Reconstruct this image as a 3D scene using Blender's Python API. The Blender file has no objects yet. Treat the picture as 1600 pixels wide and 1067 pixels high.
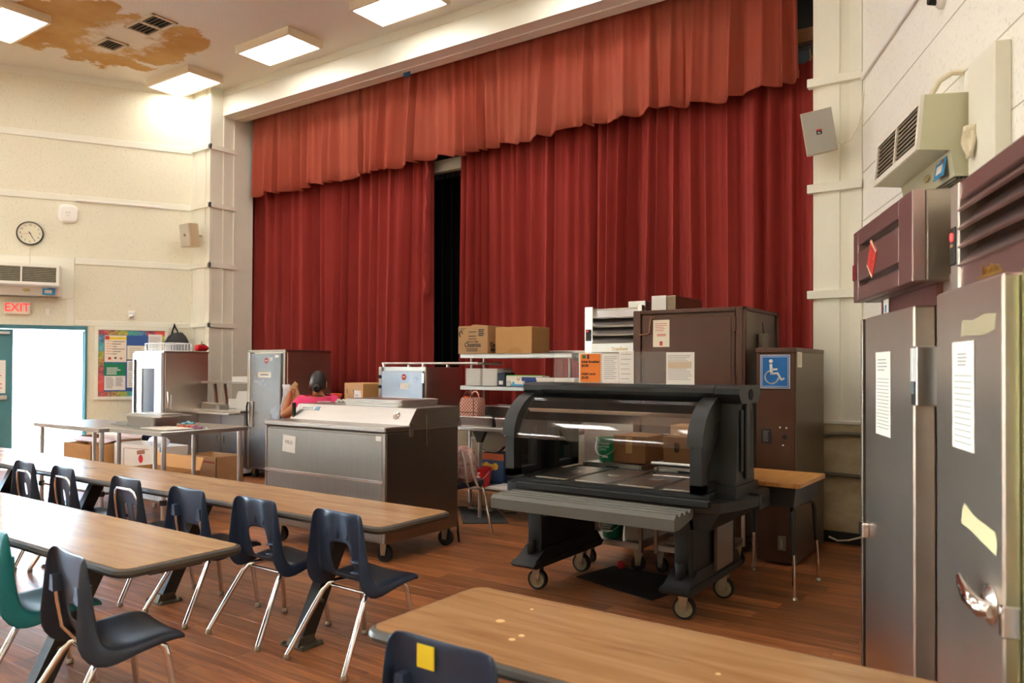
import bpy, bmesh, math, random
from mathutils import Vector, Matrix
PI = math.pi
C = bpy.context.scene.collection
RND = random.Random(11)

# ---------------------------------------------------------------- camera
CAM_H = 1.38
FPX, PITCH, YAW, ROLL = 1202.0, math.radians(.61), math.radians(34.99), math.radians(.243)
CXP, CYP = 800.0, 533.5 + 29.2
_f = Vector((-math.sin(YAW) * math.cos(PITCH), math.cos(YAW) * math.cos(PITCH), math.sin(PITCH)))
_r0 = Vector((math.cos(YAW), math.sin(YAW), 0))
_u0 = _r0.cross(_f)
_r = _r0 * math.cos(ROLL) + _u0 * math.sin(ROLL)
_u = _u0 * math.cos(ROLL) - _r0 * math.sin(ROLL)
CAM = Vector((0, 0, CAM_H))
cam = bpy.data.cameras.new('camera')
cam.sensor_width = 36.0
cam.lens = 36.0 * FPX / 1600.0
cam.shift_y = 29.2 / 1600.0
cam.clip_start, cam.clip_end = .05, 200
cam.dof.use_dof = True
cam.dof.focus_distance = 4.9
cam.dof.aperture_fstop = 3.2
cam_ob = bpy.data.objects.new('camera', cam)
C.objects.link(cam_ob)
cam_ob.matrix_world = Matrix(((_r.x, _u.x, -_f.x, 0), (_r.y, _u.y, -_f.y, 0), (_r.z, _u.z, -_f.z, CAM_H), (0, 0, 0, 1)))
sc = bpy.context.scene
sc.camera = cam_ob

# ---------------------------------------------------------------- world, sun, exposure
world = bpy.data.worlds.new('sky')
sc.world = world
world.use_nodes = True
wn = world.node_tree
for n in list(wn.nodes): wn.nodes.remove(n)
wo = wn.nodes.new('ShaderNodeOutputWorld')
wb = wn.nodes.new('ShaderNodeBackground')
sky = wn.nodes.new('ShaderNodeTexSky')
sky.sky_type = 'NISHITA'
sky.sun_disc = False
sky.sun_elevation = math.radians(52)
sky.sun_rotation = math.radians(120)
wb.inputs['Strength'].default_value = 7.0
wn.links.new(sky.outputs[0], wb.inputs[0])
wn.links.new(wb.outputs[0], wo.inputs[0])
sun = bpy.data.lights.new('sun', 'SUN')
sun.energy = 18.0
sun.color = (1, .96, .9)
sun.angle = .01
sun_ob = bpy.data.objects.new('sun', sun)
sun_ob.rotation_euler = (math.radians(40), 0, math.radians(80))
C.objects.link(sun_ob)
PANEL_EMIT = 3.9
PANEL_COL = (1.0, .975, .93)
sc.view_settings.view_transform = 'Standard'
sc.view_settings.look = 'None'
sc.view_settings.gamma = 1.0
sc.view_settings.exposure = 1.8
sc.view_settings.use_curve_mapping = False
sc.cycles.max_bounces = 8
sc.cycles.diffuse_bounces = 5
sc.cycles.glossy_bounces = 5
sc.cycles.transmission_bounces = 8
sc.cycles.transparent_max_bounces = 12
sc.cycles.sample_clamp_indirect = 6.0
sc.cycles.caustics_reflective = False
sc.cycles.caustics_refractive = False

# ---------------------------------------------------------------- helpers
def ray(x, y): return _f + _r * ((x - CXP) / FPX) + _u * ((CYP - y) / FPX)
def at_z(x, y, z):
    d = ray(x, y); return CAM + d * ((z - CAM_H) / d.z)
def at_y(x, y, Y):
    d = ray(x, y); return CAM + d * (Y / d.y)
def at_x(x, y, X):
    d = ray(x, y); return CAM + d * (X / d.x)

def lin(c):
    out = []
    for v in c[:3]:
        v = v / 255.0
        out.append(v / 12.92 if v <= .04045 else ((v + .055) / 1.055) ** 2.4)
    return (out[0], out[1], out[2], 1.0)

MATS = {}
def M(name, col=(200, 200, 200), rough=.5, metal=0.0, var=0.0, vscale=6.0, vstretch=(1, 1, 1), bump=0.0, bscale=80.0,
      bstretch=(1, 1, 1), coat=0.0, sheen=0.0, spec=.5, trans=0.0, alpha=1.0, emit=0.0, ecol=None, ior=1.45, rvar=0.0, col2=None, coords='Object'):
    if name in MATS: return MATS[name]
    m = bpy.data.materials.new(name); m.use_nodes = True
    nt = m.node_tree; b = nt.nodes['Principled BSDF']
    base = lin(col)
    b.inputs['Base Color'].default_value = base
    b.inputs['Roughness'].default_value = rough
    b.inputs['Metallic'].default_value = metal
    b.inputs['Specular IOR Level'].default_value = spec
    b.inputs['IOR'].default_value = ior
    b.inputs['Coat Weight'].default_value = coat
    b.inputs['Coat Roughness'].default_value = .12
    b.inputs['Sheen Weight'].default_value = sheen
    b.inputs['Sheen Roughness'].default_value = .35
    b.inputs['Transmission Weight'].default_value = trans
    b.inputs['Alpha'].default_value = alpha
    if emit:
        b.inputs['Emission Strength'].default_value = emit
        b.inputs['Emission Color'].default_value = lin(ecol or col)
    tc = None
    def mapped(st):
        nonlocal tc
        if tc is None: tc = nt.nodes.new('ShaderNodeTexCoord')
        mp = nt.nodes.new('ShaderNodeMapping'); mp.inputs['Scale'].default_value = st
        nt.links.new(tc.outputs[coords], mp.inputs['Vector'])
        return mp
    if var or rvar or col2:
        nz = nt.nodes.new('ShaderNodeTexNoise'); nz.inputs['Scale'].default_value = vscale
        nz.inputs['Detail'].default_value = 5; nz.inputs['Roughness'].default_value = .6
        nt.links.new(mapped(vstretch).outputs[0], nz.inputs['Vector'])
        if var or col2:
            cr = nt.nodes.new('ShaderNodeValToRGB')
            cr.color_ramp.elements[0].position = .3; cr.color_ramp.elements[1].position = .72
            if col2:
                cr.color_ramp.elements[0].color = base; cr.color_ramp.elements[1].color = lin(col2)
            else:
                cr.color_ramp.elements[0].color = tuple(v * (1 - var) for v in base[:3]) + (1,)
                cr.color_ramp.elements[1].color = tuple(min(1, v * (1 + var)) for v in base[:3]) + (1,)
            nt.links.new(nz.outputs['Fac'], cr.inputs[0]); nt.links.new(cr.outputs[0], b.inputs['Base Color'])
        if rvar:
            mr = nt.nodes.new('ShaderNodeMapRange')
            mr.inputs['To Min'].default_value = max(.02, rough - rvar); mr.inputs['To Max'].default_value = rough + rvar
            nt.links.new(nz.outputs['Fac'], mr.inputs['Value']); nt.links.new(mr.outputs[0], b.inputs['Roughness'])
    if bump:
        nz2 = nt.nodes.new('ShaderNodeTexNoise'); nz2.inputs['Scale'].default_value = bscale; nz2.inputs['Detail'].default_value = 3
        nt.links.new(mapped(bstretch).outputs[0], nz2.inputs['Vector'])
        bp = nt.nodes.new('ShaderNodeBump'); bp.inputs['Strength'].default_value = bump; bp.inputs['Distance'].default_value = .01
        nt.links.new(nz2.outputs['Fac'], bp.inputs['Height']); nt.links.new(bp.outputs[0], b.inputs['Normal'])
    MATS[name] = m
    return m

class MB:
    def __init__(s): s.v = []; s.f = []
    def add(s, vs, fs):
        o = len(s.v); s.v += [tuple(p) for p in vs]; s.f += [tuple(i + o for i in f) for f in fs]; return s
    def box(s, x0, x1, y0, y1, z0, z1, bev=0.0, seg=1, mat=None):
        if x1 < x0: x0, x1 = x1, x0
        if y1 < y0: y0, y1 = y1, y0
        if z1 < z0: z0, z1 = z1, z0
        if bev <= 0:
            vs = [(x, y, z) for z in (z0, z1) for x, y in ((x0, y0), (x1, y0), (x1, y1), (x0, y1))]
            fs = [(3, 2, 1, 0), (4, 5, 6, 7), (0, 1, 5, 4), (1, 2, 6, 5), (2, 3, 7, 6), (3, 0, 4, 7)]
        else:
            bm = bmesh.new(); bmesh.ops.create_cube(bm, size=1)
            for v in bm.verts:
                v.co = Vector((x0 + (v.co.x + .5) * (x1 - x0), y0 + (v.co.y + .5) * (y1 - y0), z0 + (v.co.z + .5) * (z1 - z0)))
            bev = min(bev, .49 * min(x1 - x0, y1 - y0, z1 - z0))
            bmesh.ops.bevel(bm, geom=list(bm.edges), offset=bev, segments=seg, profile=.5, affect='EDGES')
            bm.verts.index_update()
            vs = [tuple(v.co) for v in bm.verts]; fs = [tuple(v.index for v in f.verts) for f in bm.faces]; bm.free()
        if mat is not None: vs = [tuple(mat @ Vector(p)) for p in vs]
        return s.add(vs, fs)
    def prism(s, poly, axis, lo, hi):
        """poly: 2-D points; axis 'x': (y,z), 'y': (x,z), 'z': (x,y)"""
        n = len(poly)
        def p3(p, h):
            return {'x': (h, p[0], p[1]), 'y': (p[0], h, p[1]), 'z': (p[0], p[1], h)}[axis]
        vs = [p3(p, lo) for p in poly] + [p3(p, hi) for p in poly]
        fs = [tuple(range(n))[::-1], tuple(range(n, 2 * n))] + [(i, (i + 1) % n, n + (i + 1) % n, n + i) for i in range(n)]
        return s.add(vs, fs)
    def tube(s, pts, r, seg=8, closed=False, caps=True):
        pts = [Vector(p) for p in pts]; n = len(pts)
        rr = r if isinstance(r, (list, tuple)) else [r] * n
        rings = []; prev = None
        for i, p in enumerate(pts):
            if closed: t = (pts[(i + 1) % n] - pts[i - 1])
            else: t = (pts[min(i + 1, n - 1)] - pts[max(i - 1, 0)])
            t.normalize()
            if prev is None:
                a = Vector((0, 0, 1)) if abs(t.z) < .9 else Vector((1, 0, 0))
                u = t.cross(a).normalized()
            else:
                u = (prev - t * prev.dot(t))
                u = u.normalized() if u.length > 1e-6 else t.orthogonal().normalized()
            w = t.cross(u); prev = u
            rings.append([p + (u * math.cos(2 * PI * k / seg) + w * math.sin(2 * PI * k / seg)) * rr[i] for k in range(seg)])
        vs = [q for rg in rings for q in rg]; fs = []
        m = n if closed else n - 1
        for i in range(m):
            j = (i + 1) % n
            for k in range(seg):
                fs.append((i * seg + k, i * seg + (k + 1) % seg, j * seg + (k + 1) % seg, j * seg + k))
        if caps and not closed:
            fs.append(tuple(range(seg))[::-1]); fs.append(tuple((n - 1) * seg + k for k in range(seg)))
        return s.add(vs, fs)
    def cyl(s, p0, p1, r, seg=16, r1=None):
        return s.tube([p0, p1], [r, r if r1 is None else r1], seg)
    def lathe(s, prof, cx=0, cy=0, cz=0, seg=20, axis='z', capbot=True, captop=True):
        vs = []; fs = []; n = len(prof)
        for r, h in prof:
            for k in range(seg):
                a = 2 * PI * k / seg; c, d = r * math.cos(a), r * math.sin(a)
                vs.append({'z': (cx + c, cy + d, cz + h), 'y': (cx + c, cy + h, cz + d), 'x': (cx + h, cy + c, cz + d)}[axis])
        for i in range(n - 1):
            for k in range(seg):
                fs.append((i * seg + k, i * seg + (k + 1) % seg, (i + 1) * seg + (k + 1) % seg, (i + 1) * seg + k))
        if capbot: fs.append(tuple(range(seg))[::-1])
        if captop: fs.append(tuple((n - 1) * seg + k for k in range(seg)))
        return s.add(vs, fs)
    def grid(s, rows):
        n = len(rows[0]); vs = [p for r in rows for p in r]; fs = []
        for i in range(len(rows) - 1):
            for k in range(n - 1):
                fs.append((i * n + k, i * n + k + 1, (i + 1) * n + k + 1, (i + 1) * n + k))
        return s.add(vs, fs)
    def mesh(s, name, m=None, smooth=35):
        me = bpy.data.meshes.new(name); me.from_pydata(s.v, [], s.f)
        bm = bmesh.new(); bm.from_mesh(me); bmesh.ops.recalc_face_normals(bm, faces=bm.faces); bm.to_mesh(me); bm.free()
        if smooth:
            me.polygons.foreach_set('use_smooth', [True] * len(me.polygons))
            me.set_sharp_from_angle(angle=math.radians(smooth))
        if m: me.materials.append(m)
        return me
    def obj(s, name, m, parent=None, label=None, smooth=35, loc=None, rot=None):
        o = bpy.data.objects.new(name, s.mesh(name, m, smooth)); C.objects.link(o)
        if parent: o.parent = parent
        if loc: o.location = loc
        if rot: o.rotation_euler = rot
        if label: o['label'] = label
        return o

def tag(o, label, cat, group=None, kind=None):
    if label: o['label'] = label
    if cat: o['category'] = cat
    if group: o['group'] = group
    if kind: o['kind'] = kind
    return o
def thing(name, label, cat, loc=(0, 0, 0), rz=0.0, group=None):
    o = bpy.data.objects.new(name, None); o.empty_display_size = .1
    C.objects.link(o); o.location = loc; o.rotation_euler = (0, 0, rz)
    return tag(o, label, cat, group)
def struct(o):
    o['kind'] = 'structure'; return o
def copy_tree(o, parent=None):
    c = o.copy(); C.objects.link(c)
    if parent: c.parent = parent
    for ch in list(o.children): copy_tree(ch, c)
    return c
def text(parent, s, size, m, loc, rz=0.0, name='lettering', align='CENTER', tilt=PI / 2, ext=.0006, bold=0.0, sx=1.0):
    cu = bpy.data.curves.new(name, 'FONT'); cu.body = s; cu.size = size; cu.align_x = align; cu.align_y = 'CENTER'
    cu.extrude = ext; cu.offset = bold; cu.resolution_u = 3
    cu.materials.append(m)
    tmp = bpy.data.objects.new('tmp', cu)
    me = bpy.data.meshes.new_from_object(tmp); me.name = name
    bpy.data.objects.remove(tmp); bpy.data.curves.remove(cu)
    o = bpy.data.objects.new(name, me); C.objects.link(o); o.parent = parent
    o.location = loc; o.rotation_euler = (tilt, 0, rz); o.scale = (sx, 1, 1)
    return o
def lines_block(mb, x0, x1, z1, z0, y, n, h, rnd=None, ragged=.3):
    """rows of print on a sheet that faces -y"""
    rnd = rnd or RND
    for i in range(n):
        z = z1 - (z1 - z0) * i / max(1, n - 1)
        xe = x1 - (x1 - x0) * ragged * rnd.random()
        mb.box(x0, xe, y - .0006, y, z - h / 2, z + h / 2)
def wall_pt(P, h, t, z, n, off=0.0): return Vector((P[0] - h[0] * t + n[0] * off, P[1] - h[1] * t + n[1] * off, z))
# ---------------------------------------------------------------- materials
cream = M('cream_paint', (233, 230, 212), .55, var=.03, vscale=2.0, bump=.05, bscale=40)
cream_gloss = M('cream_gloss', (236, 233, 216), .35, var=.025, vscale=3)
def acoustic(name, col):
    m = M(name, col, .85)
    nt = m.node_tree; b = nt.nodes['Principled BSDF']
    tc = nt.nodes.new('ShaderNodeTexCoord')
    nz = nt.nodes.new('ShaderNodeTexNoise'); nz.inputs['Scale'].default_value = 70; nz.inputs['Detail'].default_value = 2
    mp = nt.nodes.new('ShaderNodeMapping'); mp.inputs['Scale'].default_value = (1, 1, .55)
    nt.links.new(tc.outputs['Object'], mp.inputs[0]); nt.links.new(mp.outputs[0], nz.inputs['Vector'])
    cr = nt.nodes.new('ShaderNodeValToRGB')
    cr.color_ramp.elements[0].position = .30; cr.color_ramp.elements[1].position = .42
    cr.color_ramp.elements[0].color = tuple(v * .84 for v in lin(col)[:3]) + (1,); cr.color_ramp.elements[1].color = lin(col)
    nt.links.new(nz.outputs['Fac'], cr.inputs[0])
    n2 = nt.nodes.new('ShaderNodeTexNoise'); n2.inputs['Scale'].default_value = .8; n2.inputs['Detail'].default_value = 4
    nt.links.new(tc.outputs['Object'], n2.inputs['Vector'])
    mx = nt.nodes.new('ShaderNodeMix'); mx.data_type = 'RGBA'; mx.blend_type = 'MULTIPLY'
    c2 = nt.nodes.new('ShaderNodeValToRGB'); c2.color_ramp.elements[0].color = (.93, .90, .84, 1); c2.color_ramp.elements[1].color = (1, 1, 1, 1)
    nt.links.new(n2.outputs['Fac'], c2.inputs[0])
    mx.inputs[0].default_value = 1
    nt.links.new(cr.outputs[0], mx.inputs[6]); nt.links.new(c2.outputs[0], mx.inputs[7]); nt.links.new(mx.outputs[2], b.inputs['Base Color'])
    bp = nt.nodes.new('ShaderNodeBump'); bp.inputs['Strength'].default_value = .35; bp.inputs['Distance'].default_value = .004
    nt.links.new(nz.outputs['Fac'], bp.inputs['Height']); nt.links.new(bp.outputs[0], b.inputs['Normal'])
    return m
wall_tex = acoustic('acoustic_board', (236, 232, 211))
wall_tex_r = acoustic('acoustic_board_lit', (246, 244, 235))  # right wall's board, colour lightened for the strong light falling on it

def ceiling_mat():
    m = M('popcorn_ceiling', (230, 223, 207), .95)
    nt = m.node_tree; b = nt.nodes['Principled BSDF']; L = nt.links.new
    tc = nt.nodes.new('ShaderNodeTexCoord')
    def noise(s, d=4, r=.6):
        n = nt.nodes.new('ShaderNodeTexNoise'); n.inputs['Scale'].default_value = s; n.inputs['Detail'].default_value = d; n.inputs['Roughness'].default_value = r
        L(tc.outputs['Object'], n.inputs['Vector']); return n
    def ell(cx, cy, rx, ry, amp, nz):
        mp = nt.nodes.new('ShaderNodeMapping'); mp.vector_type = 'POINT'
        mp.inputs['Location'].default_value = (-cx / rx, -cy / ry, 0); mp.inputs['Scale'].default_value = (1 / rx, 1 / ry, 0)
        L(tc.outputs['Object'], mp.inputs[0])
        ln = nt.nodes.new('ShaderNodeVectorMath'); ln.operation = 'LENGTH'; L(mp.outputs[0], ln.inputs[0])
        sub = nt.nodes.new('ShaderNodeMath'); sub.operation = 'SUBTRACT'; L(nz.outputs['Fac'], sub.inputs[0]); sub.inputs[1].default_value = .5
        mul = nt.nodes.new('ShaderNodeMath'); mul.operation = 'MULTIPLY_ADD'; L(sub.outputs[0], mul.inputs[0]); mul.inputs[1].default_value = amp; L(ln.outputs['Value'], mul.inputs[2])
        return mul
    def ramp(src, p0, p1, c0, c1):
        r = nt.nodes.new('ShaderNodeValToRGB'); r.color_ramp.elements[0].position = p0; r.color_ramp.elements[1].position = p1
        r.color_ramp.elements[0].color = c0; r.color_ramp.elements[1].color = c1; L(src, r.inputs[0]); return r
    W, K = (1, 1, 1, 1), (0, 0, 0, 1)
    n1 = noise(2.2, 7, .62); n2 = noise(5.5, 5); n3 = noise(1.5, 5)
    big = ell(-9.55, 4.75, 1.02, .98, 1.5, n1)
    bm_ = ramp(big.outputs[0], .92, 1.02, W, K)
    lobe = ell(-8.85, 5.35, .42, .42, 1.3, n1)
    lm_ = ramp(lobe.outputs[0], .92, 1.02, W, K)
    mxm = nt.nodes.new('ShaderNodeMath'); mxm.operation = 'MAXIMUM'; L(bm_.outputs[0], mxm.inputs[0]); L(lm_.outputs[0], mxm.inputs[1])
    inn = ell(-9.35, 4.98, .78, .42, 2.0, n2)
    im_ = ramp(inn.outputs[0], .55, 1.05, (.12, .12, .12, 1), W)
    tone = ramp(n3.outputs['Fac'], .3, .7, lin((188, 138, 66)), lin((212, 172, 108)))
    dens = nt.nodes.new('ShaderNodeMath'); dens.operation = 'MULTIPLY'; L(mxm.outputs[0], dens.inputs[0]); L(im_.outputs[0], dens.inputs[1])
    mix = nt.nodes.new('ShaderNodeMix'); mix.data_type = 'RGBA'
    mix.inputs[6].default_value = lin((232, 224, 207)); L(dens.outputs[0], mix.inputs[0]); L(tone.outputs[0], mix.inputs[7])
    L(mix.outputs[2], b.inputs['Base Color'])
    nb = noise(70, 2)
    bp = nt.nodes.new('ShaderNodeBump'); bp.inputs['Strength'].default_value = .7; bp.inputs['Distance'].default_value = .01
    L(nb.outputs['Fac'], bp.inputs['Height']); L(bp.outputs[0], b.inputs['Normal'])
    return m
ceil_m = ceiling_mat()

def wood(name, c0, c1, c2, rough, stretch, scale, coat=.0, plank=False, bump=.03):
    m = M(name, c0, rough, coat=coat)
    nt = m.node_tree; b = nt.nodes['Principled BSDF']; L = nt.links.new
    tc = nt.nodes.new('ShaderNodeTexCoord'); oi = nt.nodes.new('ShaderNodeObjectInfo')
    mp = nt.nodes.new('ShaderNodeMapping'); mp.inputs['Scale'].default_value = stretch
    L(tc.outputs['Object'], mp.inputs['Vector'])
    src = mp.outputs[0]
    if plank:
        ge = nt.nodes.new('ShaderNodeNewGeometry')
        ad = nt.nodes.new('ShaderNodeMath'); ad.operation = 'ADD'; L(oi.outputs['Random'], ad.inputs[0]); L(ge.outputs['Random Per Island'], ad.inputs[1])
        fr = nt.nodes.new('ShaderNodeMath'); fr.operation = 'FRACT'; L(ad.outputs[0], fr.inputs[0])
        ml = nt.nodes.new('ShaderNodeMath'); ml.operation = 'MULTIPLY'; L(fr.outputs[0], ml.inputs[0]); ml.inputs[1].default_value = 37
        va = nt.nodes.new('ShaderNodeVectorMath'); va.operation = 'ADD'; L(mp.outputs[0], va.inputs[0]); L(ml.outputs[0], va.inputs[1])
        src = va.outputs[0]
    nz = nt.nodes.new('ShaderNodeTexNoise'); nz.inputs['Scale'].default_value = scale; nz.inputs['Detail'].default_value = 6
    nz.inputs['Roughness'].default_value = .62; nz.inputs['Distortion'].default_value = .9
    L(src, nz.inputs['Vector'])
    cr = nt.nodes.new('ShaderNodeValToRGB'); e = cr.color_ramp.elements
    e[0].position = .28; e[0].color = lin(c1); e[1].position = .74; e[1].color = lin(c2)
    k = cr.color_ramp.elements.new(.5); k.color = lin(c0)
    L(nz.outputs['Fac'], cr.inputs[0])
    outc = cr.outputs[0]
    if plank:
        t = nt.nodes.new('ShaderNodeMapRange'); t.inputs['To Min'].default_value = .62; t.inputs['To Max'].default_value = 1.36
        L(fr.outputs[0], t.inputs['Value'])
        mx = nt.nodes.new('ShaderNodeMix'); mx.data_type = 'RGBA'; mx.blend_type = 'MULTIPLY'; mx.inputs[0].default_value = 1
        L(outc, mx.inputs[6]); L(t.outputs[0], mx.inputs[7]); outc = mx.outputs[2]
        nr = nt.nodes.new('ShaderNodeTexNoise'); nr.inputs['Scale'].default_value = 1.7; nr.inputs['Detail'].default_value = 5
        L(tc.outputs['Object'], nr.inputs['Vector'])
        rr = nt.nodes.new('ShaderNodeMapRange'); rr.inputs['To Min'].default_value = rough - .08; rr.inputs['To Max'].default_value = rough + .12
        L(nr.outputs['Fac'], rr.inputs['Value']); L(rr.outputs[0], b.inputs['Roughness'])
    L(outc, b.inputs['Base Color'])
    bp = nt.nodes.new('ShaderNodeBump'); bp.inputs['Strength'].default_value = bump; bp.inputs['Distance'].default_value = .002
    L(nz.outputs['Fac'], bp.inputs['Height']); L(bp.outputs[0], b.inputs['Normal'])
    return m
plank_m = wood('wood_plank', (150, 90, 51), (104, 57, 29), (188, 122, 72), .36, (.5, 9, 1), 3.0, coat=.0, plank=True)
lam_m = wood('oak_laminate', (170, 128, 86), (146, 104, 66), (188, 147, 102), .24, (.6, 6, 1), 2.6, bump=.01)
desk_m = wood('desk_laminate', (196, 138, 74), (160, 100, 46), (214, 160, 92), .3, (5, .7, 1), 4.0, bump=.01)
beam_wood = wood('beam_wood', (170, 120, 78), (140, 94, 56), (190, 140, 96), .6, (.5, 6, 6), 4.0)
def velvet(name, c, c_dust):
    m = M(name, c, .8, sheen=.3, col2=c_dust, vscale=1.1, vstretch=(1, 1, .6), bump=.1, bscale=160)
    b = m.node_tree.nodes['Principled BSDF']; b.inputs['Sheen Tint'].default_value = lin((255, 150, 130)); b.inputs['Specular IOR Level'].default_value = .1
    return m
velvet_v = velvet('dusty_velvet', (160, 70, 54), (164, 88, 68))
velvet_m = velvet('red_velvet', (148, 50, 46), (158, 62, 55))
black_cloth = M('black_cloth', (9, 9, 9), .9, sheen=.1, spec=.1)
black_void = M('stage_black', (14, 14, 15), .95, spec=.1)
grey_wall = M('stage_grey', (98, 100, 102), .8)
steel = M('stainless', (200, 197, 192), .30, 1.0, var=.04, vscale=3, vstretch=(1, 1, 30), rvar=.06)
steel_dull = M('stainless_dull', (172, 167, 160), .34, 1.0, var=.05, vscale=2.5, vstretch=(30, 30, 1), rvar=.07)
steel_bright = M('stainless_bright', (222, 221, 219), .22, 1.0, var=.03, vscale=4, rvar=.05)
steel_door = M('stainless_door', (216, 203, 190), .33, 1.0, var=.05, vscale=1.2, vstretch=(2, 2, 5), rvar=.05, bump=.004, bscale=1.5)
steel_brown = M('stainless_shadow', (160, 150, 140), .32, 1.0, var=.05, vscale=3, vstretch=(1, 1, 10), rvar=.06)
chrome = M('chrome', (225, 222, 218), .10, 1.0, var=.08, vscale=30)
alu = M('aluminium', (205, 205, 202), .35, 1.0)
black_pl = M('black_plastic', (30, 30, 29), .42, var=.12, vscale=5, bump=.05, bscale=160)
black_pl2 = M('black_plastic_matte', (24, 24, 23), .55, var=.1, vscale=5)
rail_grey = M('grey_plastic', (96, 94, 86), .5, var=.06, vscale=6, bump=.05, bscale=160)
rubber = M('rubber', (26, 25, 24), .7)
wheel_m = M('wheel_hub', (150, 140, 112), .5, var=.12, vscale=30)
caster_steel = M('zinc', (168, 150, 128), .38, .85)
navy = M('navy_plastic', (42, 56, 80), .42, var=.10, vscale=9, bump=.03, bscale=220)
navy2 = M('charcoal_plastic', (48, 54, 67), .42, var=.10, vscale=9, bump=.03, bscale=220)
teal_pl = M('teal_plastic', (22, 118, 124), .42, var=.06, vscale=9, bump=.03, bscale=220)
edge_m = M('table_edge', (70, 62, 52), .5, var=.08, vscale=10)
leg_iron = M('painted_iron', (52, 46, 40), .42, .3, var=.2, vscale=14)
iron_plate = M('worn_iron', (110, 100, 84), .45, .6, var=.2, vscale=14)
paper = M('paper', (236, 232, 226), .8, var=.015, vscale=20)
ink = M('ink', (60, 60, 62), .8)
ink_grey = M('ink_grey', (150, 150, 152), .8)
ink_red = M('ink_red', (196, 60, 56), .7)
card = M('cardboard', (186, 138, 84), .8, var=.05, vscale=8)
card_dark = M('cardboard_dark', (138, 94, 56), .85, var=.06, vscale=8)
card_tan = M('cardboard_tan', (176, 136, 94), .8, var=.05, vscale=8)
tape_m = M('packing_tape', (190, 146, 92), .25, var=.04, vscale=12)
white_card = M('white_card', (226, 220, 208), .7, var=.02, vscale=10)
foam = M('white_foam', (240, 238, 232), .75, bump=.03, bscale=120)
brown_en = M('brown_enamel', (82, 52, 36), .38, .15, var=.06, vscale=3, bump=.03, bscale=6)
brown_steel = M('brown_steel', (122, 106, 88), .32, .9, var=.07, vscale=2, vstretch=(1, 1, 6), bump=.02, bscale=5)
heater_g = M('heater_enamel', (206, 204, 172), .42, var=.03, vscale=4)
heater_w = M('heater_frame', (232, 228, 214), .4)
dark_hole = M('dark_interior', (34, 30, 26), .8)
grille_m = M('grille_slat', (150, 142, 120), .45, .4, var=.15, vscale=20)
beige_pl = M('beige_speaker', (218, 196, 158), .5)
grey_mesh = M('speaker_grille', (176, 172, 162), .6, .2, bump=.15, bscale=400)
white_pl = M('white_plastic', (240, 236, 228), .38)
teal_paint = M('teal_paint', (76, 132, 140), .45, var=.05, vscale=4)
red_pl = M('red_plastic', (198, 30, 38), .35)
green_pl = M('green_plastic', (18, 132, 78), .35)
skin = M('skin', (182, 122, 84), .5, var=.04, vscale=20)
skin.node_tree.nodes['Principled BSDF'].inputs['Subsurface Weight'].default_value = .08
hair_m = M('dark_hair', (38, 32, 30), .5, var=.4, vscale=40, vstretch=(1, 1, .2), bump=.3, bscale=90, bstretch=(1, 1, .15))
pink = M('pink_cotton', (232, 66, 116), .8, var=.04, vscale=9, bump=.12, bscale=14)
denim = M('dark_denim', (40, 46, 60), .85, var=.1, vscale=40)
marble = M('marbled_panel', (206, 190, 152), .42, col2=(160, 132, 92), vscale=3.0, vstretch=(1.2, 1, 2.2))
blue_m = M('sign_blue', (18, 104, 176), .4)
cable_w = M('cable_cream', (222, 212, 188), .5)
cable_k = M('cable_black', (22, 22, 22), .5)
yellow = M('yellow_sticker', (236, 206, 30), .6)
orange = M('orange_paper', (232, 128, 46), .7, var=.03, vscale=12)
brass = M('brass', (190, 150, 72), .35, .8)

steel_cooler = M('stainless_cooler', (150, 142, 133), .36, 1.0, var=.06, vscale=2.5, vstretch=(30, 30, 1), rvar=.06)
steel_blue = M('stainless_blue', (158, 162, 170), .26, 1.0, var=.06, vscale=3, rvar=.08, bump=.006, bscale=3)

def thin_clear(name, tint, rough, ior):
    m = bpy.data.materials.new(name); m.use_nodes = True
    nt = m.node_tree
    for n in list(nt.nodes): nt.nodes.remove(n)
    o = nt.nodes.new('ShaderNodeOutputMaterial'); mx = nt.nodes.new('ShaderNodeMixShader')
    t = nt.nodes.new('ShaderNodeBsdfTransparent'); t.inputs[0].default_value = tint
    g = nt.nodes.new('ShaderNodeBsdfGlossy'); g.inputs['Roughness'].default_value = rough; g.inputs['Color'].default_value = (.95, .95, .95, 1)
    fr = nt.nodes.new('ShaderNodeFresnel'); fr.inputs['IOR'].default_value = ior
    nt.links.new(fr.outputs[0], mx.inputs[0]); nt.links.new(t.outputs[0], mx.inputs[1]); nt.links.new(g.outputs[0], mx.inputs[2]); nt.links.new(mx.outputs[0], o.inputs[0])
    MATS[name] = m
    return m
acrylic = thin_clear('clear_acrylic', (.965, .965, .96, 1), .05, 1.45)
glass_m = thin_clear('clear_glass', (.96, .97, .965, 1), .0, 1.4)
label_sky = M('label_sky', (64, 150, 200), .45)
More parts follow.
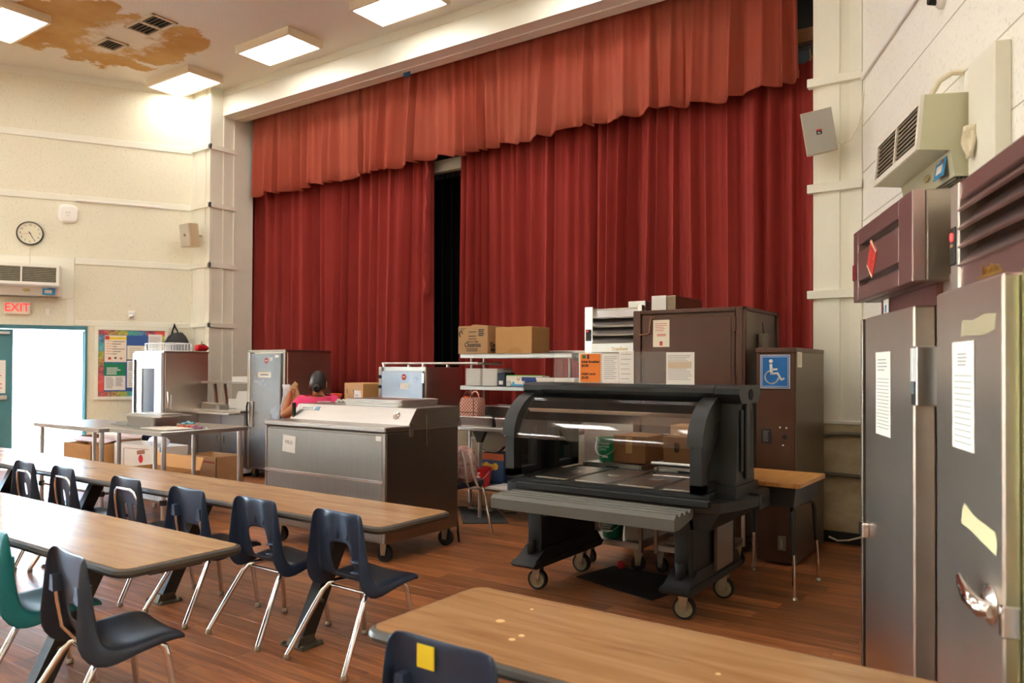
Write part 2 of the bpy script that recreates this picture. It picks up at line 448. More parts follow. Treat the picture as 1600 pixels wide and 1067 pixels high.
# ---------------------------------------------------------------- room shell
YS = 6.548                     # plane of the stage wall's face
XL, XR = -10.32, -1.21         # its ends, where the two splayed walls start
XLO, XRO = -9.894, -1.585      # edges of the stage opening
ZC = 5.43
aL = math.radians(29.8); hL = (math.sin(aL), math.cos(aL)); nL = (hL[1], -hL[0])
aR = math.radians(-23.73); hR = (math.sin(aR), math.cos(aR)); nR = (-hR[1], hR[0])
RZL = math.atan2(hL[1], hL[0])
RZR = math.atan2(-hR[1], -hR[0])
PL, PR = (XL, YS), (XR, YS)
LEN_L, LEN_R = 13.0, 12.5
BL = (PL[0] - hL[0] * LEN_L, PL[1] - hL[1] * LEN_L)
BR = (PR[0] - hR[0] * LEN_R, PR[1] - hR[1] * LEN_R)
ROOM = [PL, BL, BR, PR]
def lw(t, z, off=0.0): return wall_pt(PL, hL, t, z, nL, off)
def rw(u, z, off=0.0): return wall_pt(PR, hR, u, z, nR, off)

# floor: dark base under separate planks
fl = struct(MB().prism([(p[0], p[1]) for p in (BL, BR, (PR[0] + .3, PR[1]), (XRO, 7.2), (XLO, 7.2), PL)], 'z', -.12, -.006).obj('floor', dark_hole))
fl['label'] = 'dark brown wood plank floor of the hall'
PW, PLEN, NEAR = .127, 1.22, 300
def inside(x, y):
    if y > 7.1: return False
    ok = True
    for a, b in ((PL, BL), (BR, PR)):
        pass
    tl = ((x - PL[0]) * nL[0] + (y - PL[1]) * nL[1]); tr = ((x - PR[0]) * nR[0] + (y - PR[1]) * nR[1])
    return tl > -.75 and tr > -.75 and y > BL[1] - .3 and (y < YS + .1 or XLO < x < XRO)
spots = []
row = 0
y = -5.5
while y < 7.15:
    off = (row * .47) % 1.0 * PLEN
    x = -17.0 - off
    while x < 5.2:
        cx, cy = x + PLEN / 2, y + PW / 2
        if inside(cx, cy): spots.append((cx, cy))
        x += PLEN
    y += PW; row += 1
def score(p):
    d = Vector((p[0], p[1], -CAM_H)); w = d.dot(_f)
    if w < 1.2: return 1e9
    px, py = CXP + FPX * d.dot(_r) / w, CYP - FPX * d.dot(_u) / w
    if not (-60 < px < 1345 and 600 < py < 1140): return 1e8 + w
    return w
spots.sort(key=score)
pm = MB().box(-PLEN / 2 + .0006, PLEN / 2 - .0006, -PW / 2 + .0006, PW / 2 - .0006, -.008, 0, .0012).mesh('plank', plank_m)
for cx, cy in spots[:NEAR]:
    o = bpy.data.objects.new('plank', pm); C.objects.link(o); o.location = (cx, cy, 0); o.parent = fl
rest = MB()
for cx, cy in spots[NEAR:]:
    rest.box(cx - PLEN / 2 + .0006, cx + PLEN / 2 - .0006, cy - PW / 2 + .0006, cy + PW / 2 - .0006, -.008, 0)
o = rest.obj('plank_field', plank_m, fl, smooth=0); o['kind'] = 'stuff'

ce = struct(MB().prism([BL, BR, (PR[0] + .2, PR[1] + .2), (XRO, 6.75), (XLO, 6.75), (PL[0] - .1, PL[1] + .2)], 'z', ZC, ZC + .1).obj('ceiling', ceil_m))

# left wall with its doorway (t from the stage corner, towards the camera)
def wall_panel(name, P, h, n, t0, t1, z0, z1, m, th=.14, parent=None):
    a = (P[0] - h[0] * t0, P[1] - h[1] * t0); b = (P[0] - h[0] * t1, P[1] - h[1] * t1)
    poly = [a, b, (b[0] - n[0] * th, b[1] - n[1] * th), (a[0] - n[0] * th, a[1] - n[1] * th)]
    return MB().prism(poly, 'z', z0, z1).obj(name, m, parent)
DT0, DT1, DZ = 1.343, 3.10, 1.93
wl = struct(wall_panel('wall_left', PL, hL, nL, 0, DT0, -.05, ZC + .02, wall_tex)); wl['label'] = 'cream acoustic-board wall with the exit door'
wall_panel('wall_section', PL, hL, nL, DT0, DT1, DZ, ZC + .02, wall_tex, parent=wl)
WT0, WT1, WZ0, WZ1 = 5.2, 11.6, 1.0, 2.9
wall_panel('wall_section', PL, hL, nL, DT1, WT0, -.05, ZC + .02, wall_tex, parent=wl)
wall_panel('wall_section', PL, hL, nL, WT1, LEN_L, -.05, ZC + .02, wall_tex, parent=wl)
wall_panel('wall_section', PL, hL, nL, WT0, WT1, -.05, WZ0, wall_tex, parent=wl)
wall_panel('wall_section', PL, hL, nL, WT0, WT1, WZ1, ZC + .02, wall_tex, parent=wl)
for q in range(4):
    a = WT0 + (WT1 - WT0) * q / 4; b = WT0 + (WT1 - WT0) * (q + 1) / 4
    fr_ = MB()
    for e in ((-b, -a, WZ0, WZ0 + .05), (-b, -a, WZ1 - .05, WZ1), (-b, -b + .05, WZ0, WZ1), (-a - .05, -a, WZ0, WZ1), (-b, -a, 1.9, 1.94)): fr_.box(e[0], e[1], .02, .10, e[2], e[3], .004)
    wo_ = struct(fr_.obj('window_%d' % (q + 1), cream_gloss)); wo_.location = (PL[0], PL[1], 0); wo_.rotation_euler = (0, 0, RZL)
    MB().box(-b + .05, -a - .05, .058, .062, WZ0 + .05, WZ1 - .05).obj('pane', glass_m, wo_)
wr = struct(wall_panel('wall_right', PR, hR, nR, -.1, LEN_R, -.05, ZC + .02, wall_tex_r)); wr['label'] = 'light-whitened acoustic-board wall behind the steel refrigerators'
wbk = struct(MB().box(BL[0] - .2, BR[0] + .2, BL[1] - .25, BL[1], -.05, ZC + .02).obj('wall_back', cream))
# stage wall: two narrow strips of it stand beside the opening
ws = struct(MB().box(XL - .1, XLO, YS, YS + .40, -.05, ZC + .02).obj('wall_stage', cream)); ws['label'] = 'cream painted wall around the stage opening'
MB().box(XRO, XR + .1, YS, YS + .40, .97, ZC + .02).obj('wall_section', cream, ws)
MB().box(XL - .1, XLO + .0, YS + .40, 7.27, -.05, ZC + .3).obj('jamb', cream_gloss, ws)
MB().box(XRO + .02, XR + .25, YS + .40, 7.27, -.05, ZC + .3).obj('jamb', cream_gloss, ws)
MB().box(XLO, XRO, 6.75, 7.10, 5.045, ZC + .3).obj('beam', cream_gloss, ws)
MB().box(XLO, XRO, 6.745, 6.76, 5.045, 5.075).box(XLO, XRO, 6.93, 6.945, 5.035, 5.046).obj('beam_bead', cream_gloss, ws)
MB().box(XLO, XRO, 6.738, 6.76, 5.33, 5.43).obj('crown_moulding', cream_gloss, ws)
MB().box(XLO, XRO, 6.95, 7.05, -.05, .84).obj('stage_apron', M('apron_tan', (176, 162, 138), .6, var=.04), ws)
# the marbled wainscot and black base of the right strip
wn_ = struct(MB().box(XRO - .12, XR + .12, YS - .012, YS + .3, .09, .945).obj('wall_stage_wainscot', marble)); wn_['label'] = 'marbled cream lower wall panel behind the conduits'
struct(MB().box(XRO - .12, XR + .1, YS - .022, YS + .3, .945, .975, .004).obj('trim_1', cream_gloss))
struct(MB().box(XRO - .12, XR + .1, YS - .026, YS + .3, 0, .092, .004).obj('baseboard_stage', M('black_base', (26, 24, 22), .5)))
# vertical battens on the strips and on the left reveal
bat = MB()
for a, b in ((XRO + .032, XRO + .205), (XRO + .28, XR - .005)): bat.box(a, b, YS - .012, YS, .975, ZC)
for a, b in ((XL, XL + .012), (XL + .13, XL + .32), (XLO - .028, XLO)): bat.box(a, b, YS - .012, YS, 0, ZC)
for a, b in ((YS - .012, YS + .03), (6.755, 6.785), (6.93, 6.965)): bat.box(XLO, XLO + .012, a, b, 0, 5.05 if a > 6.7 else ZC)
struct(bat.obj('trim_2', cream_gloss))
TRZ = ((1.953, 2.02), (2.815, 2.885), (3.68, 3.75), (4.52, 4.59))
k = 3
for z0, z1 in TRZ:
    m_ = MB().box(XRO - .04, XR, YS - .042, YS, z0, z1, .003).box(XRO - .04, XRO, YS + .0005, YS + .025, z0 + .001, z1 - .001)
    o = struct(m_.obj('trim_%d' % k, cream_gloss)); k += 1
    m_ = MB().box(XL, XLO + .035, YS - .035, YS, z0, z1, .003).box(XLO, XLO + .035, YS - .035, 6.965, z0, z1, .003)
    o = struct(m_.obj('trim_%d' % k, cream_gloss)); k += 1
# battens that run along the left wall at the same heights
def along(P, h, n, t0, t1, z0, z1, d, m, parent=None, name='trim', bev=.003):
    o = MB().box(-t1, -t0, -d, 0, z0, z1, bev).obj(name, m, parent)
    o.location = (P[0], P[1], 0); o.rotation_euler = (0, 0, RZL if P is PL else RZR)
    return o
for z0, z1, t0, t1 in ((1.945, 2.02, 0, 1.50), (2.80, 2.885, 0, 1.50), (3.665, 3.75, 0, LEN_L), (4.50, 4.59, 0, LEN_L), (5.33, ZC, 0, LEN_L)):
    struct(along(PL, hL, nL, t0, t1, z0, z1, .014, cream_gloss, name='trim_%d' % k)); k += 1
# faint board joints on the left wall
j = MB()
for z, t0, t1 in ((3.20, .02, 1.45), (2.46, .02, 1.48), (2.30, .42, .95)): j.box(-t1, -t0, -.003, 0, z, z + .006)
o = struct(j.obj('trim_%d' % k, cream)); k += 1; o.location = (PL[0], PL[1], 0); o.rotation_euler = (0, 0, RZL)
# door casing
cas = MB().box(-1.60, -1.51, -.016, 0, 1.93, 2.31, .003)
o = struct(cas.obj('trim_%d' % k, cream_gloss)); k += 1; o.location = (PL[0], PL[1], 0); o.rotation_euler = (0, 0, RZL)
# right wall: raceway runs diagonally in the picture because the wall recedes
rc = MB().box(.02, 6.0, -.022, 0, 3.66, 3.72, .004)
o = struct(rc.obj('trim_%d' % k, white_pl)); k += 1; o.location = (PR[0], PR[1], 0); o.rotation_euler = (0, 0, RZR)
jr = MB()
for z in (2.93, 2.55, 3.3): jr.box(.0, 6, -.002, 0, z, z + .007)
o = struct(jr.obj('trim_%d' % k, M('joint_grey', (196, 190, 176), .8))); k += 1; o.location = (PR[0], PR[1], 0); o.rotation_euler = (0, 0, RZR)

# stage house behind the curtain
st = struct(MB().box(XLO - .6, XRO + .9, 7.05, 9.6, .78, .84).obj('floor_stage', black_void)); st['label'] = 'dark stage floor behind the curtains'
struct(MB().box(XLO - .6, XRO + .9, 9.5, 9.6, .84, 6.2).obj('wall_stage_back', M('stage_back', (46, 46, 48), .9)))
sh = struct(MB().box(XLO - .7, XLO - .6, 7.6, 9.6, .8, 6.2).obj('wall_stage_side', black_void))
MB().box(XRO + .9, XRO + 1.0, 7.6, 9.6, .8, 6.2).obj('wall_section', black_void, sh)
struct(MB().box(XLO - .7, XRO + 1, 7.05, 9.6, 6.2, 6.3).obj('ceiling_stage', black_void))

# ---------------------------------------------------------------- left door, frame and the daylight outside
dr = thing('door_1', 'teal double exit door, its near leaf standing open to daylight', 'door', (PL[0], PL[1], 0), RZL)
dr['kind'] = 'structure'
fr = MB()
fr.box(-DT1, -DT0, -.02, .12, DZ - .045, DZ + .01, .004).box(-DT0 - .035, -DT0, -.02, .12, 0, DZ, .004).box(-DT1, -DT1 + .045, -.02, .12, 0, DZ, .004)
fr.obj('door_frame', teal_paint, dr)
lf = MB().box(-3.05, -2.22, .0, .045, .01, DZ - .05, .003).obj('door_leaf', teal_paint, dr)
MB().box(-2.62, -2.25, -.05, -.01, DZ - .12, DZ - .085, .004).box(-2.95, -2.28, -.03, 0, .93, .99, .006).obj('door_closer', alu, lf)
pn = MB().box(-2.66, -2.30, -.003, 0, 1.02, 1.46).obj('door_notice', paper, lf, label='paper notice taped to the teal door')
pr_ = MB(); lines_block(pr_, -2.62, -2.33, 1.42, 1.06, -.003, 14, .012); pr_.obj('print', ink_red, pn)
# the open leaf, swung outwards, seen nearly edge on
opn = MB().box(0, .82, -.0225, .0225, .01, DZ - .05, .003)
ol = opn.obj('door_leaf', teal_paint, dr); ol.location = (-DT0 - .04, .10, 0); ol.rotation_euler = (0, 0, math.radians(124))
MB().box(.55, .62, -.05, -.022, 1.02, 1.75).box(.08, .74, -.06, -.03, .90, .95, .01).obj('panic_bar', alu, ol)
ext = struct(MB().box(-9, 6, .15, 16, -.25, -.03).obj('ground_outside', M('concrete', (206, 202, 194), .8, var=.04))); ext.location = (PL[0], PL[1], 0); ext.rotation_euler = (0, 0, RZL)
ew = struct(MB().box(-9, 6, 7.0, 7.2, -.1, 3.6).obj('wall_outside', M('stucco_white', (240, 238, 232), .8, var=.03))); ew.location = (PL[0], PL[1], 0); ew.rotation_euler = (0, 0, RZL)

# ---------------------------------------------------------------- ceiling lights
diff_m = M('light_diffuser', (255, 250, 240), .5, emit=PANEL_EMIT, ecol=(255, 255, 255))
diff_m.node_tree.nodes['Principled BSDF'].inputs['Emission Color'].default_value = (*PANEL_COL, 1)
house_m = M('light_housing', (236, 222, 192), .5)
LW_, LD_ = 1.02, .53
hb = MB()
z0, z1 = -.10, 0
hb.prism([(-LW_ / 2, -LD_ / 2), (LW_ / 2, -LD_ / 2), (LW_ / 2, LD_ / 2), (-LW_ / 2, LD_ / 2)], 'z', -.055, 0)
hm = MB()
for a, b, c, d in ((-LW_ / 2, LW_ / 2, -LD_ / 2, -LD_ / 2 + .03), (-LW_ / 2, LW_ / 2, LD_ / 2 - .03, LD_ / 2), (-LW_ / 2, -LW_ / 2 + .03, -LD_ / 2 + .03, LD_ / 2 - .03), (LW_ / 2 - .03, LW_ / 2, -LD_ / 2 + .03, LD_ / 2 - .03)):
    hb.box(a, b, c, d, -.095, -.055)
housing_me = hb.mesh('housing', house_m)
diff_me = MB().box(-LW_ / 2 + .03, LW_ / 2 - .03, -LD_ / 2 + .03, LD_ / 2 - .03, -.088, -.06).mesh('diffuser', diff_m)
LLAB = {(0, 0): 'bright square ceiling light panel above the left corner column', (1, 0): 'bright ceiling light panel over the left end of the stage, second from the corner',
        (2, 0): 'bright ceiling light panel cut by the top edge above the curtain gap', (0, 1): 'bright ceiling light panel beside the brown water stain'}
for i in range(-2, 7):
    for j_ in range(0, 5):
        x, y = -9.95 + 2.05 * i, 6.17 - 2.25 * j_
        dl = (x - PL[0]) * nL[0] + (y - PL[1]) * nL[1]; dR_ = (x - PR[0]) * nR[0] + (y - PR[1]) * nR[1]
        if dl < .4 or dR_ < .7 or (y > 5 and i > 4): continue
        t = thing('ceiling_light', LLAB.get((i, j_), 'bright ceiling light panel out over the dining hall'), 'ceiling light', (x, y, ZC), 0, 'ceiling light panels')
        for nm, me in (('housing', housing_me), ('diffuser', diff_me)):
            o = bpy.data.objects.new(nm, me); C.objects.link(o); o.parent = t
# ceiling vents on the stain
def vent(x0, x1, y0, y1, lab, slat):
    t = thing('ceiling_vent', lab, 'vent', ((x0 + x1) / 2, (y0 + y1) / 2, ZC))
    w, d = (x1 - x0) / 2, (y1 - y0) / 2
    fr = MB()
    for a, b, c, e in ((-w, w, -d, -d + .035), (-w, w, d - .035, d), (-w, -w + .035, -d, d), (w - .035, w, -d, d)): fr.box(a, b, c, e, -.02, 0, .003)
    if slat == 2: fr.box(-.025, .025, -d, d, -.02, 0, .003)
    fr.obj('vent_frame', M('vent_paint', (214, 196, 164), .5), t)
    MB().box(-w + .03, w - .03, -d + .03, d - .03, -.004, .0).obj('vent_opening', dark_hole, t)
    n = 5
    for q in range(n):
        yy = -d + .06 + (2 * d - .12) * q / (n - 1)
        o = MB().box(-w + .035, w - .035, -.014, .014, -.002, .002).obj('slat', M('vent_slat', (150, 128, 96), .5), t); o.location = (0, yy, -.012); o.rotation_euler = (math.radians(45), 0, 0)
vent(-9.02, -8.40, 4.80, 5.12, 'double ceiling vent at the edge of the brown stain', 2)
vent(-9.82, -9.48, 4.84, 5.12, 'small ceiling vent in the patched middle of the brown stain', 1)
struct(MB().box(XLO - 1.2, XRO + 1.6, 6.70, 9.7, 6.3, 6.4).box(XLO - 1.2, XRO + 1.6, 6.75, 7.12, ZC + .28, 6.35).box(XLO - 1.2, XLO - .7, 6.9, 9.7, -.1, 6.4).box(XRO + 1.0, XRO + 1.6, 6.9, 9.7, -.1, 6.4).box(XLO - 1.2, XRO + 1.6, 9.6, 9.7, -.1, 6.4).obj('stage_light_shield', black_void))  # added unseen black shell, keeps sky light from leaking into the stage house
# ---------------------------------------------------------------- curtains
def pleats(x0, x1, seed, wmin, wmax):
    r = random.Random(seed); xs = [x0]
    while xs[-1] < x1: xs.append(xs[-1] + r.uniform(wmin, wmax) * r.choice((.55, .8, 1, 1, 1.25)))
    amp = [r.uniform(.55, 1.15) for _ in xs]; skew = [r.uniform(.22, .78) for _ in xs]
    return xs, amp, skew
def drape(name, x0, x1, Y, z0f, z1, A, seed, wmin, wmax, m, nz=9, flare=.0, dx=.012, top_gather=.5, parent=None, hem=True, lean=0.0):
    xs, amp, skew = pleats(x0 - .3, x1 + .3, seed, wmin, wmax)
    r = random.Random(seed + 5)
    ph = [r.uniform(0, 6.28) for _ in range(6)]
    n = int((x1 - x0) / dx)
    cols = []
    i = 0
    for k in range(n + 1):
        x = x0 + (x1 - x0) * k / n
        while xs[i + 1] < x: i += 1
        u = (x - xs[i]) / (xs[i + 1] - xs[i])
        s = skew[i]
        tri = u / s if u < s else (1 - u) / (1 - s)           # 0 at the valley, 1 on the ridge
        fold = min(1, max(0, tri)) ** 1.7 * .8 + .2 * (.5 - .5 * math.cos(PI * min(1, tri)))
        d = -A * amp[i] * (fold - .38)
        sub = .10 * A * math.sin(x * 47 + ph[0]) + .05 * A * math.sin(x * 83 + ph[1])
        sway = .5 * A * math.sin(x * 2.1 + ph[2]) + .3 * A * math.sin(x * 5.3 + ph[3])
        cols.append((x, d, sub, sway, amp[i] * fold))
    rows = []
    for q in range(nz):
        v = q / (nz - 1)                                       # 0 top, 1 hem
        row = []
        for x, d, sub, sway, fo in cols:
            z0 = z0f(x)
            g = top_gather + (1 - top_gather) * min(1, v * 1.6)
            yy = Y + d * g * (1 + flare * v) + sub * (1 - .55 * v) + sway * (.3 + .7 * v)
            z = z1 + (z0 - z1) * v
            if v == 1: z -= 0
            xx = x + lean * math.sin(x * 3.1 + ph[4]) * v * .05
            row.append((xx, yy, z))
        rows.append(row)
    if hem:
        rows.append([(p[0], p[1] + .018, p[2] - .004) for p in rows[-1]])
        rows.append([(p[0], p[1] + .02, p[2] + .08) for p in rows[-1]])
    mb = MB().grid(rows)
    return mb.obj(name, m, parent, smooth=75)

hr = random.Random(4)
sc_ph = [hr.uniform(0, 6) for _ in range(4)]
def val_hem(x): return 3.935 + .012 * (x + 9.9) + .018 * math.sin(x * 5.9 + sc_ph[0]) + .014 * math.sin(x * 13.1 + sc_ph[1]) + .01 * math.sin(x * 2.2 + sc_ph[2])
va = drape('curtain_valance', -9.80, -1.895, 7.24, val_hem, 5.13, .09, 3, .13, .34, velvet_v, nz=10, flare=.55, top_gather=.62, lean=.6)
tag(va, 'dusty rust red pleated velvet valance across the top of the stage', 'curtain')
# hem piping
xs_ = [(-9.872 + (7.977) * k / 420) for k in range(421)]
cl = drape('stage_curtain', -10.16, -6.50, 7.47, lambda x: .86, 4.30, .165, 21, .10, .25, velvet_m, nz=9, flare=.1, top_gather=.8, lean=.3)
tag(cl, 'dark red pleated velvet stage curtain drawn on the left of the black gap', 'curtain', 'main stage curtains')
cr_ = drape('stage_curtain', -5.97, -1.56, 7.47, lambda x: .86, 4.28, .165, 44, .11, .27, velvet_m, nz=9, flare=.1, top_gather=.8, lean=.3)
tag(cr_, 'dark red pleated velvet stage curtain behind the brown cabinets, right of the gap', 'curtain', 'main stage curtains')
# folded back leading edge of the left curtain
fe = MB()
rows = []
for q in range(14):
    z = 4.02 - q * .13
    w = .10 * max(0, 1 - q / 13) ** 1.3
    rows.append([(-6.53 + .02 * math.sin(q * .9), 7.37, z), (-6.51 + w * .45 + .015 * math.sin(q * 1.7), 7.34 + .02 * math.sin(q * 2.2), z - .02), (-6.47 + w * .2 + .012 * math.sin(q * 1.3), 7.40, z - .03), (-6.48, 7.46, z)])
fe.grid(rows).obj('turned_edge', velvet_m, cl, smooth=75)
# track, hangers and timber seen above the right end and in the gap
tk = thing('curtain_track', 'dark metal rod with hooks above the end of the right stage curtain', 'curtain rail', (-3.5, 7.47, 4.40))
MB().tube([(-2.4, 0, 0), (1.95, 0, 0)], .015, 8).obj('rod', M('dark_rod', (92, 88, 80), .4, .6), tk)
for x in (1.66, 1.72, 1.78): MB().tube([(x, 0, 0), (x, .01, -.05), (x + .012, .0, -.09), (x, 0, -.13)], .006, 6).obj('hook', brass, tk)
bw = MB().box(-2.6, -1.35, 7.56, 7.66, 4.50, 4.63, .004).obj('timber_beam', beam_wood); tag(bw, 'bare timber beam above the right end of the curtain', 'beam')
gb = MB().box(-7.2, -5.2, 7.62, 7.72, 3.93, 4.08, .004).obj('batten_rail', cream); tag(gb, 'cream rail seen in the gap between the stage curtains', 'rail')
gw = struct(MB().box(-7.9, -6.4, 8.15, 8.25, .84, 5.2).obj('wall_stage_grey', grey_wall))
bc = drape('backdrop_curtain', -7.03, -6.1, 8.0, lambda x: .86, at_y(700, 278, 8.0).z, .05, 77, .12, .2, black_cloth, nz=5, parent=None)
bc.location = (.12, 0, 0)
tag(bc, 'black backdrop curtain on hooks behind the curtain gap', 'curtain')
bk = MB().tube([(-7.8, 8.0, at_y(700, 264, 8.0).z), (-6.1, 8.0, at_y(700, 264, 8.0).z)], .012, 6)
o = bk.obj('curtain_rod', M('dark_rod', (92, 88, 80), .4, .6), None); tag(o, 'thin dark rod with hooks carrying the black backdrop curtain', 'curtain rail')
for q in range(8):
    x = -6.95 + q * .09
    zt = at_y(700, 264, 8.0).z
    MB().tube([(x, 8.0, zt), (x, 8.005, zt - .06), (x + .006, 8.0, zt - .12)], .004, 5).obj('hook', brass, o)
tp = MB().box(-6.58, -6.47, 7.02, 7.028, 4.99, 5.05).obj('tape_patch', M('blue_tape', (30, 86, 120), .6)); tag(tp, 'scrap of blue tape above the valance', 'tape')
# ---------------------------------------------------------------- things on the left wall
def on_left(name, label, cat, t, z, group=None): return thing(name, label, cat, lw(t, z), RZL, group)
def on_right(name, label, cat, u, z, group=None): return thing(name, label, cat, rw(u, z), RZR, group)
# clock
ck = on_left('wall_clock', 'round black-rimmed wall clock above the exit door', 'clock', 2.035, 3.18)
MB().lathe([(.158, 0), (.162, -.02), (.158, -.045), (.148, -.048), (.144, -.038)], axis='y', seg=40, captop=False).obj('clock_rim', M('clock_rim', (38, 38, 40), .35), ck)
MB().lathe([(.146, -.03), (.0005, -.031)], axis='y', seg=40, capbot=False).obj('dial', M('dial', (232, 226, 198), .5), ck)
nums = ck
for h in range(1, 13):
    a = h * PI / 6
    text(ck, str(h), .036, ink, (math.sin(a) * .112, -.0325, math.cos(a) * .112), name='numeral')
def hand(nm, ang, l, w, m):
    o = MB().prism([(-w, -.025), (w, -.025), (w * .6, l), (-w * .6, l)], 'y', -.036, -.034).obj(nm, m, ck); o.rotation_euler = (0, math.radians(ang), 0)
hand('hour_hand', 153, .075, .0055, M('hand_black', (24, 24, 26), .4)); hand('minute_hand', 151, .115, .004, MATS['hand_black']); hand('second_hand', 262, .118, .002, M('hand_red', (206, 96, 66), .4))
MB().lathe([(.0085, -.033), (.0085, -.038)], axis='y', seg=12).obj('hub', MATS['hand_black'], ck)
# wireless unit
ap = on_left('wireless_access_point', 'rounded square white wall unit with a tiny orange light', 'wall unit', 1.589, 3.485)
prof = []
def superell(a, b, n, k=28): return [(a * math.copysign(abs(math.cos(2 * PI * i / k)) ** (2 / n), math.cos(2 * PI * i / k)), b * math.copysign(abs(math.sin(2 * PI * i / k)) ** (2 / n), math.sin(2 * PI * i / k))) for i in range(k)]
rows = []
for sc_, y in ((.96, 0), (1, -.012), (1, -.026), (.93, -.04), (.70, -.048), (.02, -.05)):
    pts = superell(.122 * sc_, .128 * sc_, 3.4); rows.append([(p[0], y, p[1]) for p in pts] + [(pts[0][0], y, pts[0][1])])
MB().grid(rows).obj('shell', white_pl, ap, smooth=60)
MB().box(-.028, -.012, -.0505, -.049, .008, .022).box(-.008, .03, -.0505, -.049, .008, .018).box(-.018, .02, -.0505, -.049, -.03, -.022).obj('emblem_marks', M('emblem_grey', (196, 192, 186), .5), ap)
MB().lathe([(.010, -.03), (.008, -.036)], axis='y', cz=-.115, cx=-.012, seg=10).obj('indicator', M('amber_led', (255, 130, 60), .4, emit=1.5), ap)
# exit sign
ex = on_left('exit_sign', 'white exit sign with red lettering above the door', 'sign', 2.17, 2.165)
MB().box(-.15, .15, -.05, 0, -.085, .085, .006).obj('sign_box', M('sign_cream', (238, 226, 206), .45), ex)
text(ex, 'EXIT', .155, M('exit_red', (236, 62, 58), .45, emit=.35), (0, -.0515, 0), bold=.003, sx=.92)
sn = on_left('wall_sensor', 'small white box between the exit sign and batten', 'sensor', 1.82, 2.125)
MB().box(-.03, .03, -.02, 0, -.045, .045, .006).box(-.02, .02, -.026, -.019, -.012, .012, .003).obj('body', white_pl, sn)
sb = on_left('fire_strobe', 'small square white alarm strobe above the bulletin board', 'alarm', .795, 2.115)
MB().box(-.05, .05, -.03, 0, -.06, .06, .01).obj('body', white_pl, sb)
MB().lathe([(.03, -.03), (.026, -.042), (.008, -.05)], axis='y', cz=-.02, seg=14).obj('lens', chrome, sb)
# air curtain heater over the door
def heater(root, w, side_m, face_m):
    """local x 0..w, front faces -y, z 0 at the bottom of the grille box"""
    prof = [(-.0, -.02), (-.05, -.155), (-.14, -.155), (-.165, -.035), (-.30, -.02), (-.33, .26), (-.0, .26)]
    MB().prism([(-.02, -.135), (-.16, -.135), (-.19, -.01), (-.385, .0), (-.352, .275), (0, .275)], 'x', .004, w - .004).obj('casing', side_m, root)
    # outlet frame
    f = MB()
    tilt = math.atan2(.033, .275)
    def P(u, v, d): # point on the tilted face
        return (u, -.385 + v * math.sin(tilt) - d * math.cos(tilt), v * math.cos(tilt) - d * math.sin(tilt))
    def slab(u0, u1, v0, v1, d0, d1):
        vs = [P(u, v, d) for d in (d0, d1) for u, v in ((u0, v0), (u1, v0), (u1, v1), (u0, v1))]
        return vs, [(3, 2, 1, 0), (4, 5, 6, 7), (0, 1, 5, 4), (1, 2, 6, 5), (2, 3, 7, 6), (3, 0, 4, 7)]
    for a in ((0, w, 0, .035), (0, w, .235, .277), (0, .035, .035, .235), (w - .035, w, .035, .235), (w / 2 - .009, w / 2 + .009, .035, .235)):
        f.add(*slab(*a, 0, .022))
    f.obj('outlet_frame', face_m, root)
    MB().add(*slab(.03, w - .03, .03, .24, -.001, .002)).obj('outlet_opening', dark_hole, root)
    for half in (0, 1):
        x0 = .04 + half * (w / 2 - .028); x1 = x0 + w / 2 - .055
        for q in range(8):
            v = .05 + q * .0242
            o = MB().add(*slab(x0, x1, v, v + .012, .008, .013)).obj('louvre', grille_m, root)
    # intake underneath
    MB().box(.04, w - .04, -.145, -.03, -.139, -.134).obj('intake_opening', dark_hole, root)
    for q in range(5):
        MB().box(.04, w - .04, -.142 + q * .024, -.136 + q * .024, -.146, -.138).obj('intake_slat', grille_m, root)
    lb = MB().prism([(w - .21, -.125), (w - .06, -.125), (w - .06, -.015), (w - .21, -.015)], 'y', -.003, 0).obj('data_label', label_sky, root)
    lb.location = (0, -.178, 0); lb.rotation_euler = (math.radians(-13.5), 0, 0)
    MB().box(w - .185, w - .10, -.0042, -.003, -.10, -.055).box(w - .20, w - .15, -.0042, -.003, -.036, -.03).obj('print', paper, lb)
    MB().box(w - .11, w - .095, -.0042, -.003, -.05, -.03).obj('red_mark', ink_red, lb)
    bd = MB().lathe([(.045, 0), (.045, -.006), (.03, -.008)], axis='y', seg=20).obj('badge', M('badge_gold', (196, 180, 120), .4, .3), root)
    bd.scale = (1, 1, .55); bd.location = (w * .54, -.178, -.06); bd.rotation_euler = (math.radians(-13.5), 0, 0)
hl = on_left('door_heater', 'long beige louvred air heater above the exit sign', 'heater', 1.655 + .86, 2.46)
heater(hl, .86, heater_w, heater_w)
bp_ = MB().box(-2.9, -1.51, -.02, 0, 2.31, 2.875, .004).obj('trim_90', cream_gloss); struct(bp_); bp_.location = (PL[0], PL[1], 0); bp_.rotation_euler = (0, 0, RZL)
wire = MB().tube([(-2.03, -.012, 2.98), (-2.035, -.024, 2.9), (-2.03, -.022, 2.74)], .006, 6).obj('heater_wire', cable_w); wire.location = (PL[0], PL[1], 0); wire.rotation_euler = (0, 0, RZL)
tag(wire, 'short cream wire between the clock and the heater below', 'wire')

